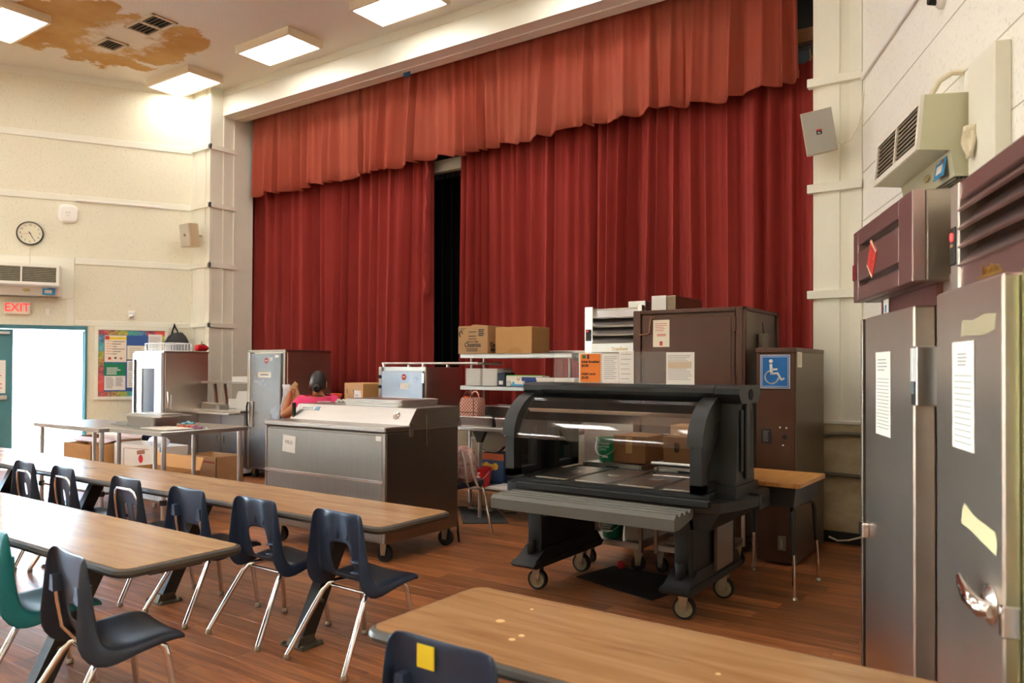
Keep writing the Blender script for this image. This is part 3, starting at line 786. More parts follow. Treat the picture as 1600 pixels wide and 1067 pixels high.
# bulletin board
bb = on_left('bulletin_board', 'blue bulletin board with a colourful border and cream frame', 'notice board', 1.255, .915)
BW, BH = .945, 1.025
f = MB()
for a in ((0, BW, 0, .045), (0, BW, BH - .045, BH), (0, .05, .045, BH - .045), (BW - .05, BW, .045, BH - .045)): f.box(a[0], a[1], -.03, 0, a[2], a[3], .003)
f.obj('board_frame', cream_gloss, bb)
MB().box(.045, BW - .045, -.012, 0, .04, BH - .04).obj('board_face', M('board_blue', (62, 96, 160), .85), bb)
cols = [(48, 44, 110), (232, 120, 92), (42, 150, 90), (236, 96, 40), (90, 40, 90), (120, 190, 216), (214, 60, 90), (232, 190, 70)]
bms = [M('border_%d' % i, c, .6, col2=cols[(i + 3) % 8], vscale=26) for i, c in enumerate(cols)]
def border_strip(x0, x1, z0, z1, n, horiz, seed):
    r = random.Random(seed)
    for i in range(n):
        m = bms[(i * 3 + seed) % 8]
        if horiz: a = (x0 + (x1 - x0) * i / n, x0 + (x1 - x0) * (i + 1) / n, z0, z1)
        else: a = (x0, x1, z0 + (z1 - z0) * i / n, z0 + (z1 - z0) * (i + 1) / n)
        MB().box(a[0], a[1], -.0145, -.012, a[2], a[3]).obj('border_piece', m, bb)
border_strip(.05, BW - .05, BH - .115, BH - .047, 7, True, 1); border_strip(.05, BW - .05, .047, .115, 7, True, 1)
border_strip(.05, .118, .115, BH - .115, 7, False, 3); border_strip(BW - .118, BW - .05, .115, BH - .115, 7, False, 5)
def pinned(name, label, x0, x1, z0, z1, m=paper):
    t = thing(name, label, 'poster', lw(1.255 - (x0 + x1) / 2, .915 + z0, .0150), RZL)
    w = (x1 - x0) / 2
    MB().box(-w, w, -.002, 0, 0, z1 - z0).obj('sheet', m, t)
    return t, w, z1 - z0
t, w, h = pinned('poster', 'cream form poster with a yellow strip and red symbols on the blue board', .125, .40, .53, .905, M('poster_cream', (238, 226, 206), .8))
MB().box(-w + .06, w, -.0035, -.002, h - .055, h - .022).obj('yellow_strip', yellow, t)
MB().box(-w + .005, -w + .06, -.0035, -.002, h - .06, h - .008).obj('red_square', ink_red, t)
mb = MB()
for q in range(6): mb.box(-w + .02, -w + .02 + .07 + .03 * (q % 2), -.003, -.002, h - .085 - q * .035, h - .08 - q * .035)
mb.obj('print', ink_red, t)
mb = MB()
for q in range(6): mb.box(-w + .10, w - .02 - .05 * (q % 3), -.003, -.002, h - .09 - q * .035, h - .082 - q * .035)
mb.obj('handwriting', ink, t)
mb = MB().box(-.09, -.055, -.003, -.002, .035, .07); mb.box(.05, .09, -.003, -.002, .047, .057).box(.065, .075, -.003, -.002, .032, .072); mb.obj('red_symbol', ink_red, t)
MB().prism([(-.02, .07), (.02, .07), (0, .035)], 'y', -.003, -.002).obj('black_symbol', ink, t)
t, w, h = pinned('poster', 'green and white printed notice low on the blue board', .125, .39, .135, .515)
MB().box(-w, w, -.0035, -.002, h - .18, h).obj('green_field', M('notice_green', (24, 124, 84), .7), t)
mb = MB(); lines_block(mb, -w + .03, w - .06, h - .07, h - .15, -.0035, 4, .013); mb.obj('white_print', paper, t)
mb = MB(); lines_block(mb, -w + .02, -.01, h - .2, .03, -.002, 12, .006); lines_block(mb, .01, w - .02, h - .2, .06, -.002, 11, .006); mb.obj('print', ink_grey, t)
t, w, h = pinned('poster', 'white letter pinned at the upper corner of the blue board', .68, .86, .71, .93)
mb = MB(); lines_block(mb, -w + .02, w - .02, h - .04, .03, -.002, 8, .006); mb.obj('print', ink_grey, t)
t, w, h = pinned('poster', 'cream certificate pinned in the middle of the blue board', .41, .66, .57, .765, M('cert', (236, 226, 204), .8))
mb = MB(); lines_block(mb, -w + .03, w - .03, h - .04, .04, -.002, 5, .006); mb.obj('print', ink_grey, t)
t, w, h = pinned('poster', 'white leaflet with a grey drawing half hidden behind the glass-door cabinet', .41, .62, .17, .55)
mb = MB(); lines_block(mb, -w + .02, w - .04, h - .03, h - .13, -.002, 5, .012); lines_block(mb, -w + .02, w - .02, .2, .03, -.002, 7, .006); mb.obj('print', ink_grey, t)
# hook and black tote
tb = on_left('tote_bag', 'black tote bag hanging from a hook by its straps', 'bag', .215, 1.62)
MB().tube([(-.02, -.02, .375), (-.02, -.03, .36), (-.045, -.03, .28), (-.06, -.04, .20)], .010, 6).tube([(-.02, -.035, .36), (.02, -.05, .28), (.06, -.06, .20)], .010, 6).obj('strap', black_cloth, tb)
MB().box(-.03, -.01, -.035, 0, .35, .39, .004).obj('hook', M('hook_black', (30, 30, 30), .4), tb)
rows = []
for q, (z, wx, d) in enumerate(((-.06, .16, .05), (.02, .17, .06), (.12, .16, .055), (.20, .12, .04), (.25, .06, .012))):
    ring = [(wx * math.cos(a) + .02 + .02 * math.sin(q * 2 + a * 2), -.08 - d + d * .9 * math.sin(a), z + .012 * math.sin(3 * a + q)) for a in [2 * PI * k / 16 for k in range(16)]]
    rows.append(ring + [ring[0]])
MB().grid(rows).add([p for p in rows[0][:16]], [tuple(range(16))]).obj('bag_body', M('black_nylon', (34, 34, 36), .5, bump=.3, bscale=18), tb, smooth=60)

# ---------------------------------------------------------------- speakers on the stage wall strips
def speaker(name, label, loc, rz, tilt, grille, roll=0.0):
    t = thing(name, label, 'speaker', loc, rz)
    t.rotation_euler = (tilt, roll, rz)
    prof = [(-.115, 0), (.115, 0), (.075, .17), (-.075, .17)]
    MB().prism(prof, 'z', -.165, .165).obj('cabinet', beige_pl, t)
    MB().box(-.112, .112, -.012, 0, -.162, .162, .005).obj('front_grille', grille, t)
    MB().box(-.02, .02, -.0145, -.0115, -.02, .02).obj('badge', M('badge_black', (26, 24, 24), .4), t)
    MB().box(-.02, .02, -.0155, -.0145, .008, .02).obj('badge_stripe', ink_red, t)
    text(t, 'JBL', .017, paper, (0, -.0155, -.007), name='badge_lettering')
    MB().box(-.03, .03, .17, .20, -.05, .05, .004).tube([(0, .19, 0), (0, .26, 0)], .015, 8).obj('bracket', grey_mesh, t)
    return t
speaker('wall_speaker', 'beige wedge speaker on the far corner strip beside the left wall', (-10.06, 6.27, 3.25), math.radians(2), math.radians(6), M('grille_beige', (196, 186, 164), .6, bump=.15, bscale=400))
speaker('wall_speaker', 'pale grey speaker tilted down on the strip beside the valance', (-1.475, 6.27, 3.235), math.radians(18), math.radians(12), grey_mesh, math.radians(-10))
wv = MB().tube([at_y(1309, 222, 6.40), at_y(1316, 226, 6.42), at_y(1330, 218, 6.46), at_y(1342, 196, 6.50), at_y(1347, 170, 6.52), at_y(1351, 140, 6.50), at_y(1353, 118, 6.47)], .004, 6)
tag(wv.obj('speaker_wire', cable_w), 'thin cream wire looping from the pale grey speaker', 'wire')
wv = MB().tube([at_y(279, 330, 6.35), at_y(284, 336, 6.33), at_y(288, 347, 6.31), at_y(289, 350, 6.33)], .004, 6)
tag(wv.obj('speaker_wire', cable_w), 'thin cream wire running down to the beige wedge speaker', 'wire')
rc2 = MB().box(-1.5, -.42, -.03, -.014, 3.67, 3.70, .003).obj('wire_raceway', white_pl); rc2.location = (PL[0], PL[1], 0); rc2.rotation_euler = (0, 0, RZL)
tag(rc2, 'white wire raceway along the batten above the wall clock', 'raceway')

# ---------------------------------------------------------------- things on the right wall
hr_ = on_right('wall_heater', 'pale green louvred air heater high above the steel refrigerators', 'heater', 1.50, 2.485)
hr_.scale = (1, .73, 1)
heater(hr_, .82, heater_g, heater_w)
pb = MB().box(2.35, 2.66, -.07, 0, 2.0, 2.875, .004).obj('trim_91', cream_gloss); struct(pb); pb.location = (PR[0], PR[1], 0); pb.rotation_euler = (0, 0, RZR)
pp = MB().tube([rw(2.10, 2.935, .0), rw(2.08, 2.945, .05), rw(2.04, 2.92, .10), rw(2.02, 2.86, .13), rw(2.02, 2.70, .14)], .016, 10).obj('conduit_pipe', M('conduit_paint', (222, 212, 188), .45))
tag(pp, 'curved cream conduit pipe entering the pale green heater', 'pipe')
dv = on_right('ceiling_camera', 'small white device on the right wall at the top edge', 'device', 1.80, 3.47)
MB().lathe([(.06, 0), (.06, -.02), (.035, -.045)], axis='y', seg=18).obj('base', white_pl, dv)
MB().lathe([(.03, -.04), (.024, -.08)], axis='y', seg=16, cz=-.01).obj('lens', dark_hole, dv)
rg = MB()
rows = []
for q in range(7):
    rows.append([(-.03 + .06 * k / 3 + .006 * math.sin(q * 1.4 + k), -.02 - .012 * math.sin(q * .8 + k * 1.5), -.026 * q) for k in range(4)])
o = rg.grid(rows).obj('cloth_rag', M('rag', (226, 214, 184), .9, var=.1, vscale=20)); sol = o.modifiers.new('s', 'SOLIDIFY'); sol.thickness = .012
o.location = rw(2.42, 2.56, .08); o.rotation_euler = (0, 0, RZR + .5); tag(o, 'crumpled cream rag stuffed beside the pale green heater', 'cloth')
# conduits and outlet on the marbled strip
cd = MB().tube([(XRO + .03, YS - .05, .84), (-1.42, YS - .05, .865), (-1.36, YS - .04, .872), (XR, YS - .04, .872)], .016, 8)
tag(cd.obj('flexible_conduit', M('conduit_grey', (120, 112, 96), .5, .5, bump=.6, bscale=200)), 'grey flexible conduit along the top of the marbled panel', 'conduit')
cd = MB().tube([(XRO + .03, YS - .04, .545), (-1.4, YS - .05, .548), (XR + .02, YS - .04, .54)], .016, 8)
tag(cd.obj('flexible_conduit', MATS['conduit_grey']), 'grey flexible conduit halfway down the marbled panel', 'conduit')
cd = MB().tube([(-1.45, YS - .06, .05), (-1.38, YS - .08, .03), (-1.30, YS - .09, .045), (-1.2, YS - .07, .08)], .008, 6)
tag(cd.obj('floor_cable', cable_w), 'cream cable lying against the black baseboard by the marbled panel', 'cable')
# ---------------------------------------------------------------- dining tables
def rounded(x0, x1, y0, y1, r, seg=5, corners=(1, 1, 1, 1)):
    pts = []
    for (cx, cy, a0, on) in ((x1 - r, y0 + r, -PI / 2, corners[0]), (x1 - r, y1 - r, 0, corners[1]), (x0 + r, y1 - r, PI / 2, corners[2]), (x0 + r, y0 + r, PI, corners[3])):
        for i in range(seg + 1):
            a = a0 + PI / 2 * i / seg
            pts.append((cx + r * math.cos(a), cy + r * math.sin(a)))
    return pts
def dining_table(label, x0, x1, y0, y1, z, legs, rz=0):
    cx, cy = (x0 + x1) / 2, (y0 + y1) / 2
    t = thing('dining_table', label, 'table', (cx, cy, 0), rz, 'long dining tables')
    a, b, c, d = x0 - cx, x1 - cx, y0 - cy, y1 - cy
    MB().prism(rounded(a + .003, b - .003, c + .003, d - .003, .045), 'z', z - .022, z).obj('tabletop', lam_m, t)
    pts = [(p[0], p[1], z - .0185) for p in rounded(a, b, c, d, .048)]
    MB().tube(pts, .0175, 8, closed=True).obj('edge_band', edge_m, t)
    MB().box(a + .06, b - .06, c + .14, d - .14, z - .06, z - .024, .004).obj('apron_rail', leg_iron, t)
    w = d - c
    for lx in legs:
        lx -= cx
        y_f, y_t = c - .02, c + .27
        lg = MB()
        dirv = Vector((0, y_t - y_f, z - .05)); 
        lg.prism([(y_f - .042, .012), (y_f + .042, .012), (y_t + .045, z - .05), (y_t - .045, z - .05)], 'x', lx - .032, lx + .032)
        l = lg.obj('leg', leg_iron, t)
        for q, ff in ((.42, 1), (.32, 1)):
            MB().cyl((lx + .03, y_f + (y_t - y_f) * q, z * q), (lx + .05, y_f + (y_t - y_f) * q, z * q), .010, 8).obj('bolt', iron_plate, l)
        ft = MB().prism(rounded(lx - .085, lx + .085, y_f - .07, y_f + .075, .012, 2), 'z', 0, .008).prism([(y_f - .06, .008), (y_f + .06, .008), (y_f + .043, .05), (y_f - .043, .05)], 'x', lx - .04, lx + .04)
        f = ft.obj('foot_plate', iron_plate, t)
        for sx, sy in ((-.07, -.055), (.07, -.055), (-.07, .06), (.07, .06)):
            MB().lathe([(.011, .008), (.011, .018), (.006, .022)], lx + sx, y_f + sy, 0, 8).obj('bolt', iron_plate, f)
    return t
TZ = .64
dining_table('long oak-look table nearest the steel milk cooler, chairs along its near side', -8.8, -2.545, 2.575, 3.085, TZ, (-3.06, -4.29, -5.6, -6.9, -8.1))
dining_table('long oak-look table with the teal chair and a black chair at its near side', -6.2, -2.765, 1.485, 1.992, TZ, (-3.42, -4.7, -5.9))
t3 = dining_table('blurred oak-look table at the front with pale worn spots on its top', -1.60, -.10, 1.572, 2.088, TZ, (-.55,))
for px, py, r in ((782, 970, .014), (800, 999, .010), (815, 993, .009), (831, 952, .006), (1122, 1053, .007)):
    p = at_z(px, py, TZ); 
    MB().lathe([(r, 0), (r * .9, .0008)], p.x - t3.location.x, p.y - t3.location.y, TZ, 10).obj('worn_spot', M('worn_spot', (226, 184, 124), .5), t3)

# ---------------------------------------------------------------- school chairs
def interp(pts, s):
    for (a, A), (b, B) in zip(pts, pts[1:]):
        if s <= b:
            t = (s - a) / (b - a); t = t * t * (3 - 2 * t) * .4 + t * .6
            return A + (B - A) * t
    return pts[-1][1]
def chair_shell(kind):
    H = .71 if kind == 'tube' else .705
    prof = [(.262, .352), (.252, .374), (.21, .386), (.13, .381), (.06, .371), (.01, .370), (-.022, .380), (-.040, .405), (-.050, .445), (-.058, .50), (-.066, .552), (-.073, .61), (-.079, .66), (-.083, H - .012), (-.088, H)]
    n = len(prof)
    fl = [(0, .012), (.1, .03), (.30, .038), (.44, .085), (.55, .088), (.72, .058), (.92, .030), (1, .016)]
    hw = [(0, .165), (.06, .190), (.25, .200), (.45, .193), (.6, .182), (.85, .166), (.96, .160), (1, .146)]
    us = [-1, -.86, -.62, -.40, -.22, 0, .22, .40, .62, .86, 1]
    rows = []
    for i, (y, z) in enumerate(prof):
        s = i / (n - 1)
        a = Vector(prof[max(0, i - 1)]); b = Vector(prof[min(n - 1, i + 1)])
        t = (b - a).normalized(); nv = Vector((-t.y, t.x))        # 2-D normal
        # away from the sitter: down under the seat, backwards behind the back
        if nv.x > .0 or (nv.y > .2 and y > .02): nv = -nv
        if y > .02: nv = Vector((0, -1)) if i > 1 else Vector((-.2, -1)).normalized()
        d, w = interp(fl, s), interp(hw, s)
        dish = .016 if y > .03 else .012
        row = [(-w - .004, y + nv.x * d, z + nv.y * d), (-w - .004, y + nv.x * d * .5, z + nv.y * d * .5), (-w - .001, y + nv.x * .008, z + nv.y * .008)]
        for u in us[1:-1]:
            off = dish * (1 - u * u) * (1 if 0 < i < n - 1 else .3)
            if kind == 'hole' and s > .6 and abs(abs(u) - .40) < .02 and s < .97: off += .012
            row.append((u * w, y + nv.x * off, z + nv.y * off))
        row += [(w + .001, y + nv.x * .008, z + nv.y * .008), (w + .004, y + nv.x * d * .5, z + nv.y * d * .5), (w + .004, y + nv.x * d, z + nv.y * d)]
        rows.append(row)
    nc = len(rows[0]); vs = [p for r in rows for p in r]; fs = []
    for i in range(n - 1):
        for k in range(nc - 1):
            if kind == 'hole' and 7 <= i <= 9 and 5 <= k <= 8: continue
            if kind == 'bars' and i in (8,) and 5 <= k <= 8: continue
            if kind == 'tube' and i in (8, 9) and k in (5, 8): continue
            fs.append((i * nc + k, i * nc + k + 1, (i + 1) * nc + k + 1, (i + 1) * nc + k))
    return MB().add(vs, fs)
def seat_back(kind, m):
    mb = chair_shell(kind)
    me = mb.mesh('shell', m, 60)
    return me
def finish_shell(o):
    sd = o.modifiers.new('solid', 'SOLIDIFY'); sd.thickness = .006; sd.offset = 0
    sb = o.modifiers.new('sub', 'SUBSURF'); sb.levels = 1; sb.render_levels = 1
CHROME_R = .0125
SHELLS = {}
def make_chair(kind, m, label, x, y, rz, sticker=False, sc_=1.0):
    t = thing('school_chair', label, 'chair', (x, y, 0), rz, 'school chairs')
    key = (kind, m.name)
    if key not in SHELLS:
        me = seat_back(kind, m); tmp = bpy.data.objects.new('shell', me); finish_shell(tmp); C.objects.link(tmp)
        dg = bpy.context.evaluated_depsgraph_get(); me2 = bpy.data.meshes.new_from_object(tmp.evaluated_get(dg)); bpy.data.objects.remove(tmp)
        parts = [('shell', me2)]
        for s in (-1, 1):
            fx, fy, rx, ry = s * .185, .235, s * .205, -.225
            front = MB().tube([(s * .10, .06, .346), (s * .135, .12, .350), (s * .155, .165, .346), (s * .165, .188, .325), (s * .170, .197, .29), (fx, fy, .02)], CHROME_R, 10)
            parts.append(('front_leg', front.mesh('front_leg', chrome, 50)))
            if kind == 'hole':
                rear = MB().tube([(s * .10, .06, .342), (s * .125, .0, .338), (s * .138, -.038, .330), (s * .150, -.062, .300), (rx, ry, .02)], CHROME_R, 10)
            else:
                rear = MB().tube([(s * .10, .06, .342), (s * .125, .0, .335), (s * .138, -.038, .328), (s * .150, -.062, .298), (rx, ry, .02)], CHROME_R, 10)
            parts.append(('rear_leg', rear.mesh('rear_leg', chrome, 50)))
            for nm, (gx, gy) in (('glide', (fx, fy)), ('glide', (rx, ry))):
                g = MB().lathe([(.014, 0), (.017, .006), (.015, .014), (.0125, .026)], gx, gy, 0, 10)
                parts.append((nm, g.mesh('glide', M('glide', (172, 160, 140), .3, .9), 50)))
        parts.append(('cross_brace', MB().tube([(-.11, .06, .336), (.11, .06, .336)], .010, 8).tube([(-.13, -.03, .325), (.13, -.03, .325)], .008, 8).mesh('cross_brace', chrome, 50)))
        if kind in ('tube', 'bars'):
            e = 1.14 if kind == 'tube' else 1.0
            pts = [(-.122 * e, -.02, .335), (-.130 * e, -.07, .40), (-.128 * e, -.088, .50), (-.122 * e, -.098, .585), (-.10 * e, -.105, .628), (-.07 * e, -.108, .642), (.07 * e, -.108, .642), (.10 * e, -.105, .628), (.122 * e, -.098, .585), (.128 * e, -.088, .50), (.130 * e, -.07, .40), (.122 * e, -.02, .335)]
            if kind == 'tube': parts.append(('back_tube', MB().tube(pts, .0105, 8).mesh('back_tube', chrome, 60)))
            else:
                parts.append(('back_tube', MB().tube(pts[:4], .010, 8).mesh('back_tube', chrome, 60)))
                parts.append(('back_tube', MB().tube(pts[-4:], .010, 8).mesh('back_tube', chrome, 60)))
                for s in (-1, 1): parts.append(('tube_socket', MB().prism([(s * .105, .54), (s * .15, .54), (s * .14, .60), (s * .115, .60)], 'y', -.112, -.062).mesh('tube_socket', m, 40)))
        if kind == 'hole':
            for u in (-.085, -.012, .060):
                rb = MB().add([(u - .003, -.078, .68), (u + .003, -.078, .68), (u + .013, -.062, .572), (u - .013, -.062, .572), (u, -.096, .575)], [(0, 1, 2, 3), (0, 4, 1), (1, 4, 2), (2, 4, 3), (3, 4, 0)])
                parts.append(('back_rib', rb.mesh('back_rib', m, 40)))
            for z in (.425, .475):
                for x0, x1 in ((.090, .158),):
                    parts.append(('back_web', MB().box(x0, x1, -.098, -.045, z, z + .010, .003).mesh('back_web', m, 40)))
        SHELLS[key] = parts
    for nm, me in SHELLS[key]:
        o = bpy.data.objects.new(nm, me); C.objects.link(o); o.parent = t
    if sticker:
        st = MB().box(-.075, -.020, -.101, -.0975, .628, .686).obj('sticker', yellow, t, label='yellow square sticker')
        st.rotation_euler = (0, 0, 0)
    if sc_ != 1.0: t.scale = (sc_,) * 3
    return t
D = math.radians
make_chair('hole', navy, 'navy chair with a cut-out back at the end of the far table', -2.745, 2.60, D(-3))
make_chair('hole', navy, 'navy chair with a cut-out back just before the slanted table leg', -3.365, 2.60, D(-1))
make_chair('bars', navy, 'navy chair with two bare uprights in its back, behind the middle table corner', -3.945, 2.585, D(-2))
make_chair('tube', navy2, 'charcoal chair with bent back tube, third of that row from the door', -4.585, 2.585, D(-3))
make_chair('tube', navy2, 'charcoal chair with bent back tube, second of that row from the door', -5.40, 2.60, D(-5))
make_chair('tube', navy2, 'charcoal chair with bent back tube, nearest the door of those fully in view', -5.93, 2.585, D(-4))
make_chair('tube', navy2, 'charcoal chair cut by the picture edge at the far table', -6.75, 2.61, D(0))
make_chair('bars', navy2, 'black chair standing beside the teal chair, its seat clear of the table', -2.93, 1.475, D(-7))
make_chair('bars', teal_pl, 'teal plastic chair at the middle table', -3.60, 1.505, D(-10))
make_chair('bars', navy, 'navy chair with a yellow square sticker on its back, at the front table', -1.235, 1.56, D(0), sticker=True)
# ---------------------------------------------------------------- black salad bar on casters
CX0, CY0 = -2.16, 4.40
sbar = thing('salad_bar', 'black plastic salad bar on casters with a curved clear sneeze guard', 'food bar', (CX0, CY0, 0))
def caster(parent, x, y, R, h, width=.03, fork=caster_steel, tyre=rubber, hub=wheel_m, swivel=0.0, ztop=.17):
    r = bpy.data.objects.new('caster', None)
    m = MB().lathe([(R * .80, -width / 2), (R * .98, -width / 2), (R, -width / 3), (R, width / 3), (R * .98, width / 2), (R * .80, width / 2)], axis='y', seg=28, capbot=False, captop=False)
    # caster = fork part with the tyre and the hub as its sub-parts
    ca, sa = math.cos(swivel), math.sin(swivel)
    fk = MB()
    for s in (-1, 1):
        fk.prism([(-.02, -.012), (.014, -.012), (.030, ztop - R - .012), (-.030, ztop - R - .012)], 'y', s * (width / 2 + .005) - .0025, s * (width / 2 + .005) + .0025)
    fk.box(-.034, .034, -width / 2 - .008, width / 2 + .008, ztop - R - .014, ztop - R).cyl((0, -width / 2 - .014, 0), (0, width / 2 + .014, 0), .010, 10)
    f = fk.obj('caster', fork, parent); f.location = (x, y, R); f.rotation_euler = (0, 0, swivel)
    m.obj('tyre', tyre, f, smooth=50)
    MB().lathe([(.012, -width * .62), (R * .3, -width * .6), (R * .34, -width * .40), (R * .74, -width * .36), (R * .81, -width * .48), (R * .81, width * .48), (R * .74, width * .36), (R * .34, width * .40), (R * .3, width * .6), (.012, width * .62)], axis='y', seg=24).obj('wheel_disc', hub, f, smooth=40)
    bpy.data.objects.remove(r)
    return f
sbar.scale = (1, 1.2, 1)
for x, y, sw in ((-.475, -.285, .1), (.498, -.295, .14), (-.46, .15, .0), (.54, .13, .1)): caster(sbar, x, y, .062, 0, .032, swivel=sw, ztop=.165)
# pedestals with a flared foot
for sgn in (-1, 1):
    px = sgn * .49 + .01
    p = MB()
    p.box(px - .062, px + .062, -.30, .25, .20, .56, .012, 2)
    p.prism([(-.40, .165), (.28, .165), (.31, .19), (.29, .215), (.25, .27), (-.30, .27), (-.335, .24), (-.40, .20)], 'x', px - .075, px + .075)
    p.obj('pedestal', black_pl2, sbar)
    MB().prism([(-.405, .16), (.285, .16), (.315, .19), (.285, .20), (-.405, .20), (-.43, .18)], 'x', px - .085, px + .085).obj('pedestal_foot', black_pl2, sbar)
    k = MB().lathe([(.028, -.10), (.033, -.09), (.033, .03), (.026, .05), (.010, .056)], seg=14).obj('bumper_knob', black_pl2, sbar); k.location = (px - .005, -.335, .29); k.scale = (.8, .8, .55)
    MB().box(px + .035, px + .062, -.325, -.295, .24, .50, .004).obj('channel', black_pl2, sbar)
    MB().prism([(px - .14 * sgn - .16, .56), (px - .14 * sgn + .16, .56), (px + .06, .46), (px - .06, .46)], 'y', -.31, -.24).obj('gusset', black_pl2, sbar)
MB().box(.58, .60, -.10, .12, .23, .55).obj('access_panel', steel_brown, sbar)
# base with its bulging grab ends
def base_poly(g):
    half = [(.645, -.32), (.70, -.30), (.745, -.18), (.79, -.02), (.80, .10), (.79, .20), (.745, .26), (.66, .275)]
    pts = [(x + g if x > 0 else x, y) for x, y in half]
    return pts + [(-x, y) for x, y in reversed(pts)]
MB().prism(base_poly(0), 'z', .60, .655).obj('base', black_pl, sbar)
MB().prism([(-.62, .50), (.64, .50), (.70, .60), (-.68, .60)], 'y', -.30, .26).obj('base_under', black_pl2, sbar)
for sgn in (-1, 1):
    MB().prism([(sgn * .70, .02), (sgn * .795, .02), (sgn * .79, .20), (sgn * .74, .272), (sgn * .66, .275)], 'z', .575, .668).obj('grab_handle', black_pl, sbar)
    MB().box(sgn * .79 - .012, sgn * .79 + .010, .06, .16, .60, .645, .004).obj('handle_recess', dark_hole, sbar)
# well
w = MB()
X0, X1, Y0, Y1 = -.575, .60, -.27, .30
w.box(X0 - .03, X1 + .03, Y0 - .045, Y0, .64, .695, .006).box(X0 - .03, X1 + .03, Y1, Y1 + .03, .64, .695, .006).box(X0 - .03, X0, Y0, Y1, .64, .695, .006).box(X1, X1 + .03, Y0, Y1, .64, .695, .006).box(X0, X1, Y0, Y1, .62, .64)
w.obj('well', black_pl2, sbar)
MB().box(X0 - .03, X1 + .06, Y0 - .075, Y0 - .045, .63, .672, .006).obj('front_ledge', black_pl2, sbar)
MB().box(-.70, -.59, -.16, .14, .655, .70, .008).box(-.66, -.60, -.25, -.12, .655, .672, .004).obj('left_shoulder', black_pl2, sbar)
# pans with notched lids
def pan_lid(x, y, z, wx, wy, name='steam_pan'):
    t = thing(name, None, 'pan', (CX0 + x, CY0 + y, z))
    a, b = wx / 2, wy / 2
    f = MB()
    f.prism(rounded(-a, a, -b, b, .03), 'z', -.004, 0)
    f.prism(rounded(-a + .02, a - .02, -b + .02, b - .02, .025), 'z', 0, .006)
    f.obj('lid', steel_dull, t)
    MB().lathe([(.052, .0062), (.050, .0075), (.040, .0045 + .004), (.002, .007)], seg=24).obj('handle_dish', steel_bright, t)
    MB().box(-.034, .034, -.006, .006, .0085, .0155, .003).obj('lid_handle', steel_bright, t)
    MB().box(-a + .006, a - .006, -b + .006, b - .006, -.045, -.004, .012).obj('pan_body', steel_dull, t)
    return t
LABS = ['covered steel pan at the left end of the salad bar well', 'covered steel pan second from the left in the salad bar', 'covered steel pan third from the left in the salad bar', 'covered steel pan at the right end, half behind the black end frame']
for i, x in enumerate((-.425, -.133, .159, .451)):
    t = pan_lid(x, .012, .692, .286, .64); t['label'] = LABS[i]; t['group'] = 'salad bar pans'
tg = thing('serving_tongs', 'pair of thin steel tongs lying on the third salad bar pan', 'tongs', (CX0 + .20, CY0 + .16, .704), .12)
MB().tube([(-.12, 0, 0), (.0, .004, .001), (.12, .012, 0)], .004, 6).obj('arm', steel_bright, tg); MB().tube([(-.12, -.002, 0), (.0, -.014, .001), (.12, -.02, 0)], .004, 6).obj('arm', steel_bright, tg)
# tray rail with four ribs
rl = MB()
prof = [(-.61, .555), (-.612, .615), (-.595, .635), (-.575, .637), (-.562, .622), (-.55, .622), (-.54, .637), (-.52, .637), (-.508, .622), (-.497, .622), (-.487, .637), (-.467, .637), (-.455, .622), (-.444, .622), (-.434, .637), (-.414, .637), (-.404, .62), (-.404, .60), (-.42, .585), (-.46, .575), (-.56, .555)]
rl.prism(prof, 'x', -.555, .60); o = rl.obj('tray_rail', rail_grey, sbar, smooth=25)
for x in (-.40, .02, .42): MB().prism([(-.58, .556), (-.32, .60), (-.32, .53)], 'x', x - .02, x + .02).obj('rail_bracket', black_pl2, sbar)
for x in (-.23, .40): MB().box(x - .04, x + .04, -.318, -.29, .53, .565, .003).obj('slot', dark_hole, sbar)
MB().lathe([(.012, 0), (.014, -.01), (.006, -.016)], axis='y', seg=10).obj('red_knob', red_pl, sbar, label='small red knob').location = (-.065, -.32, .512)
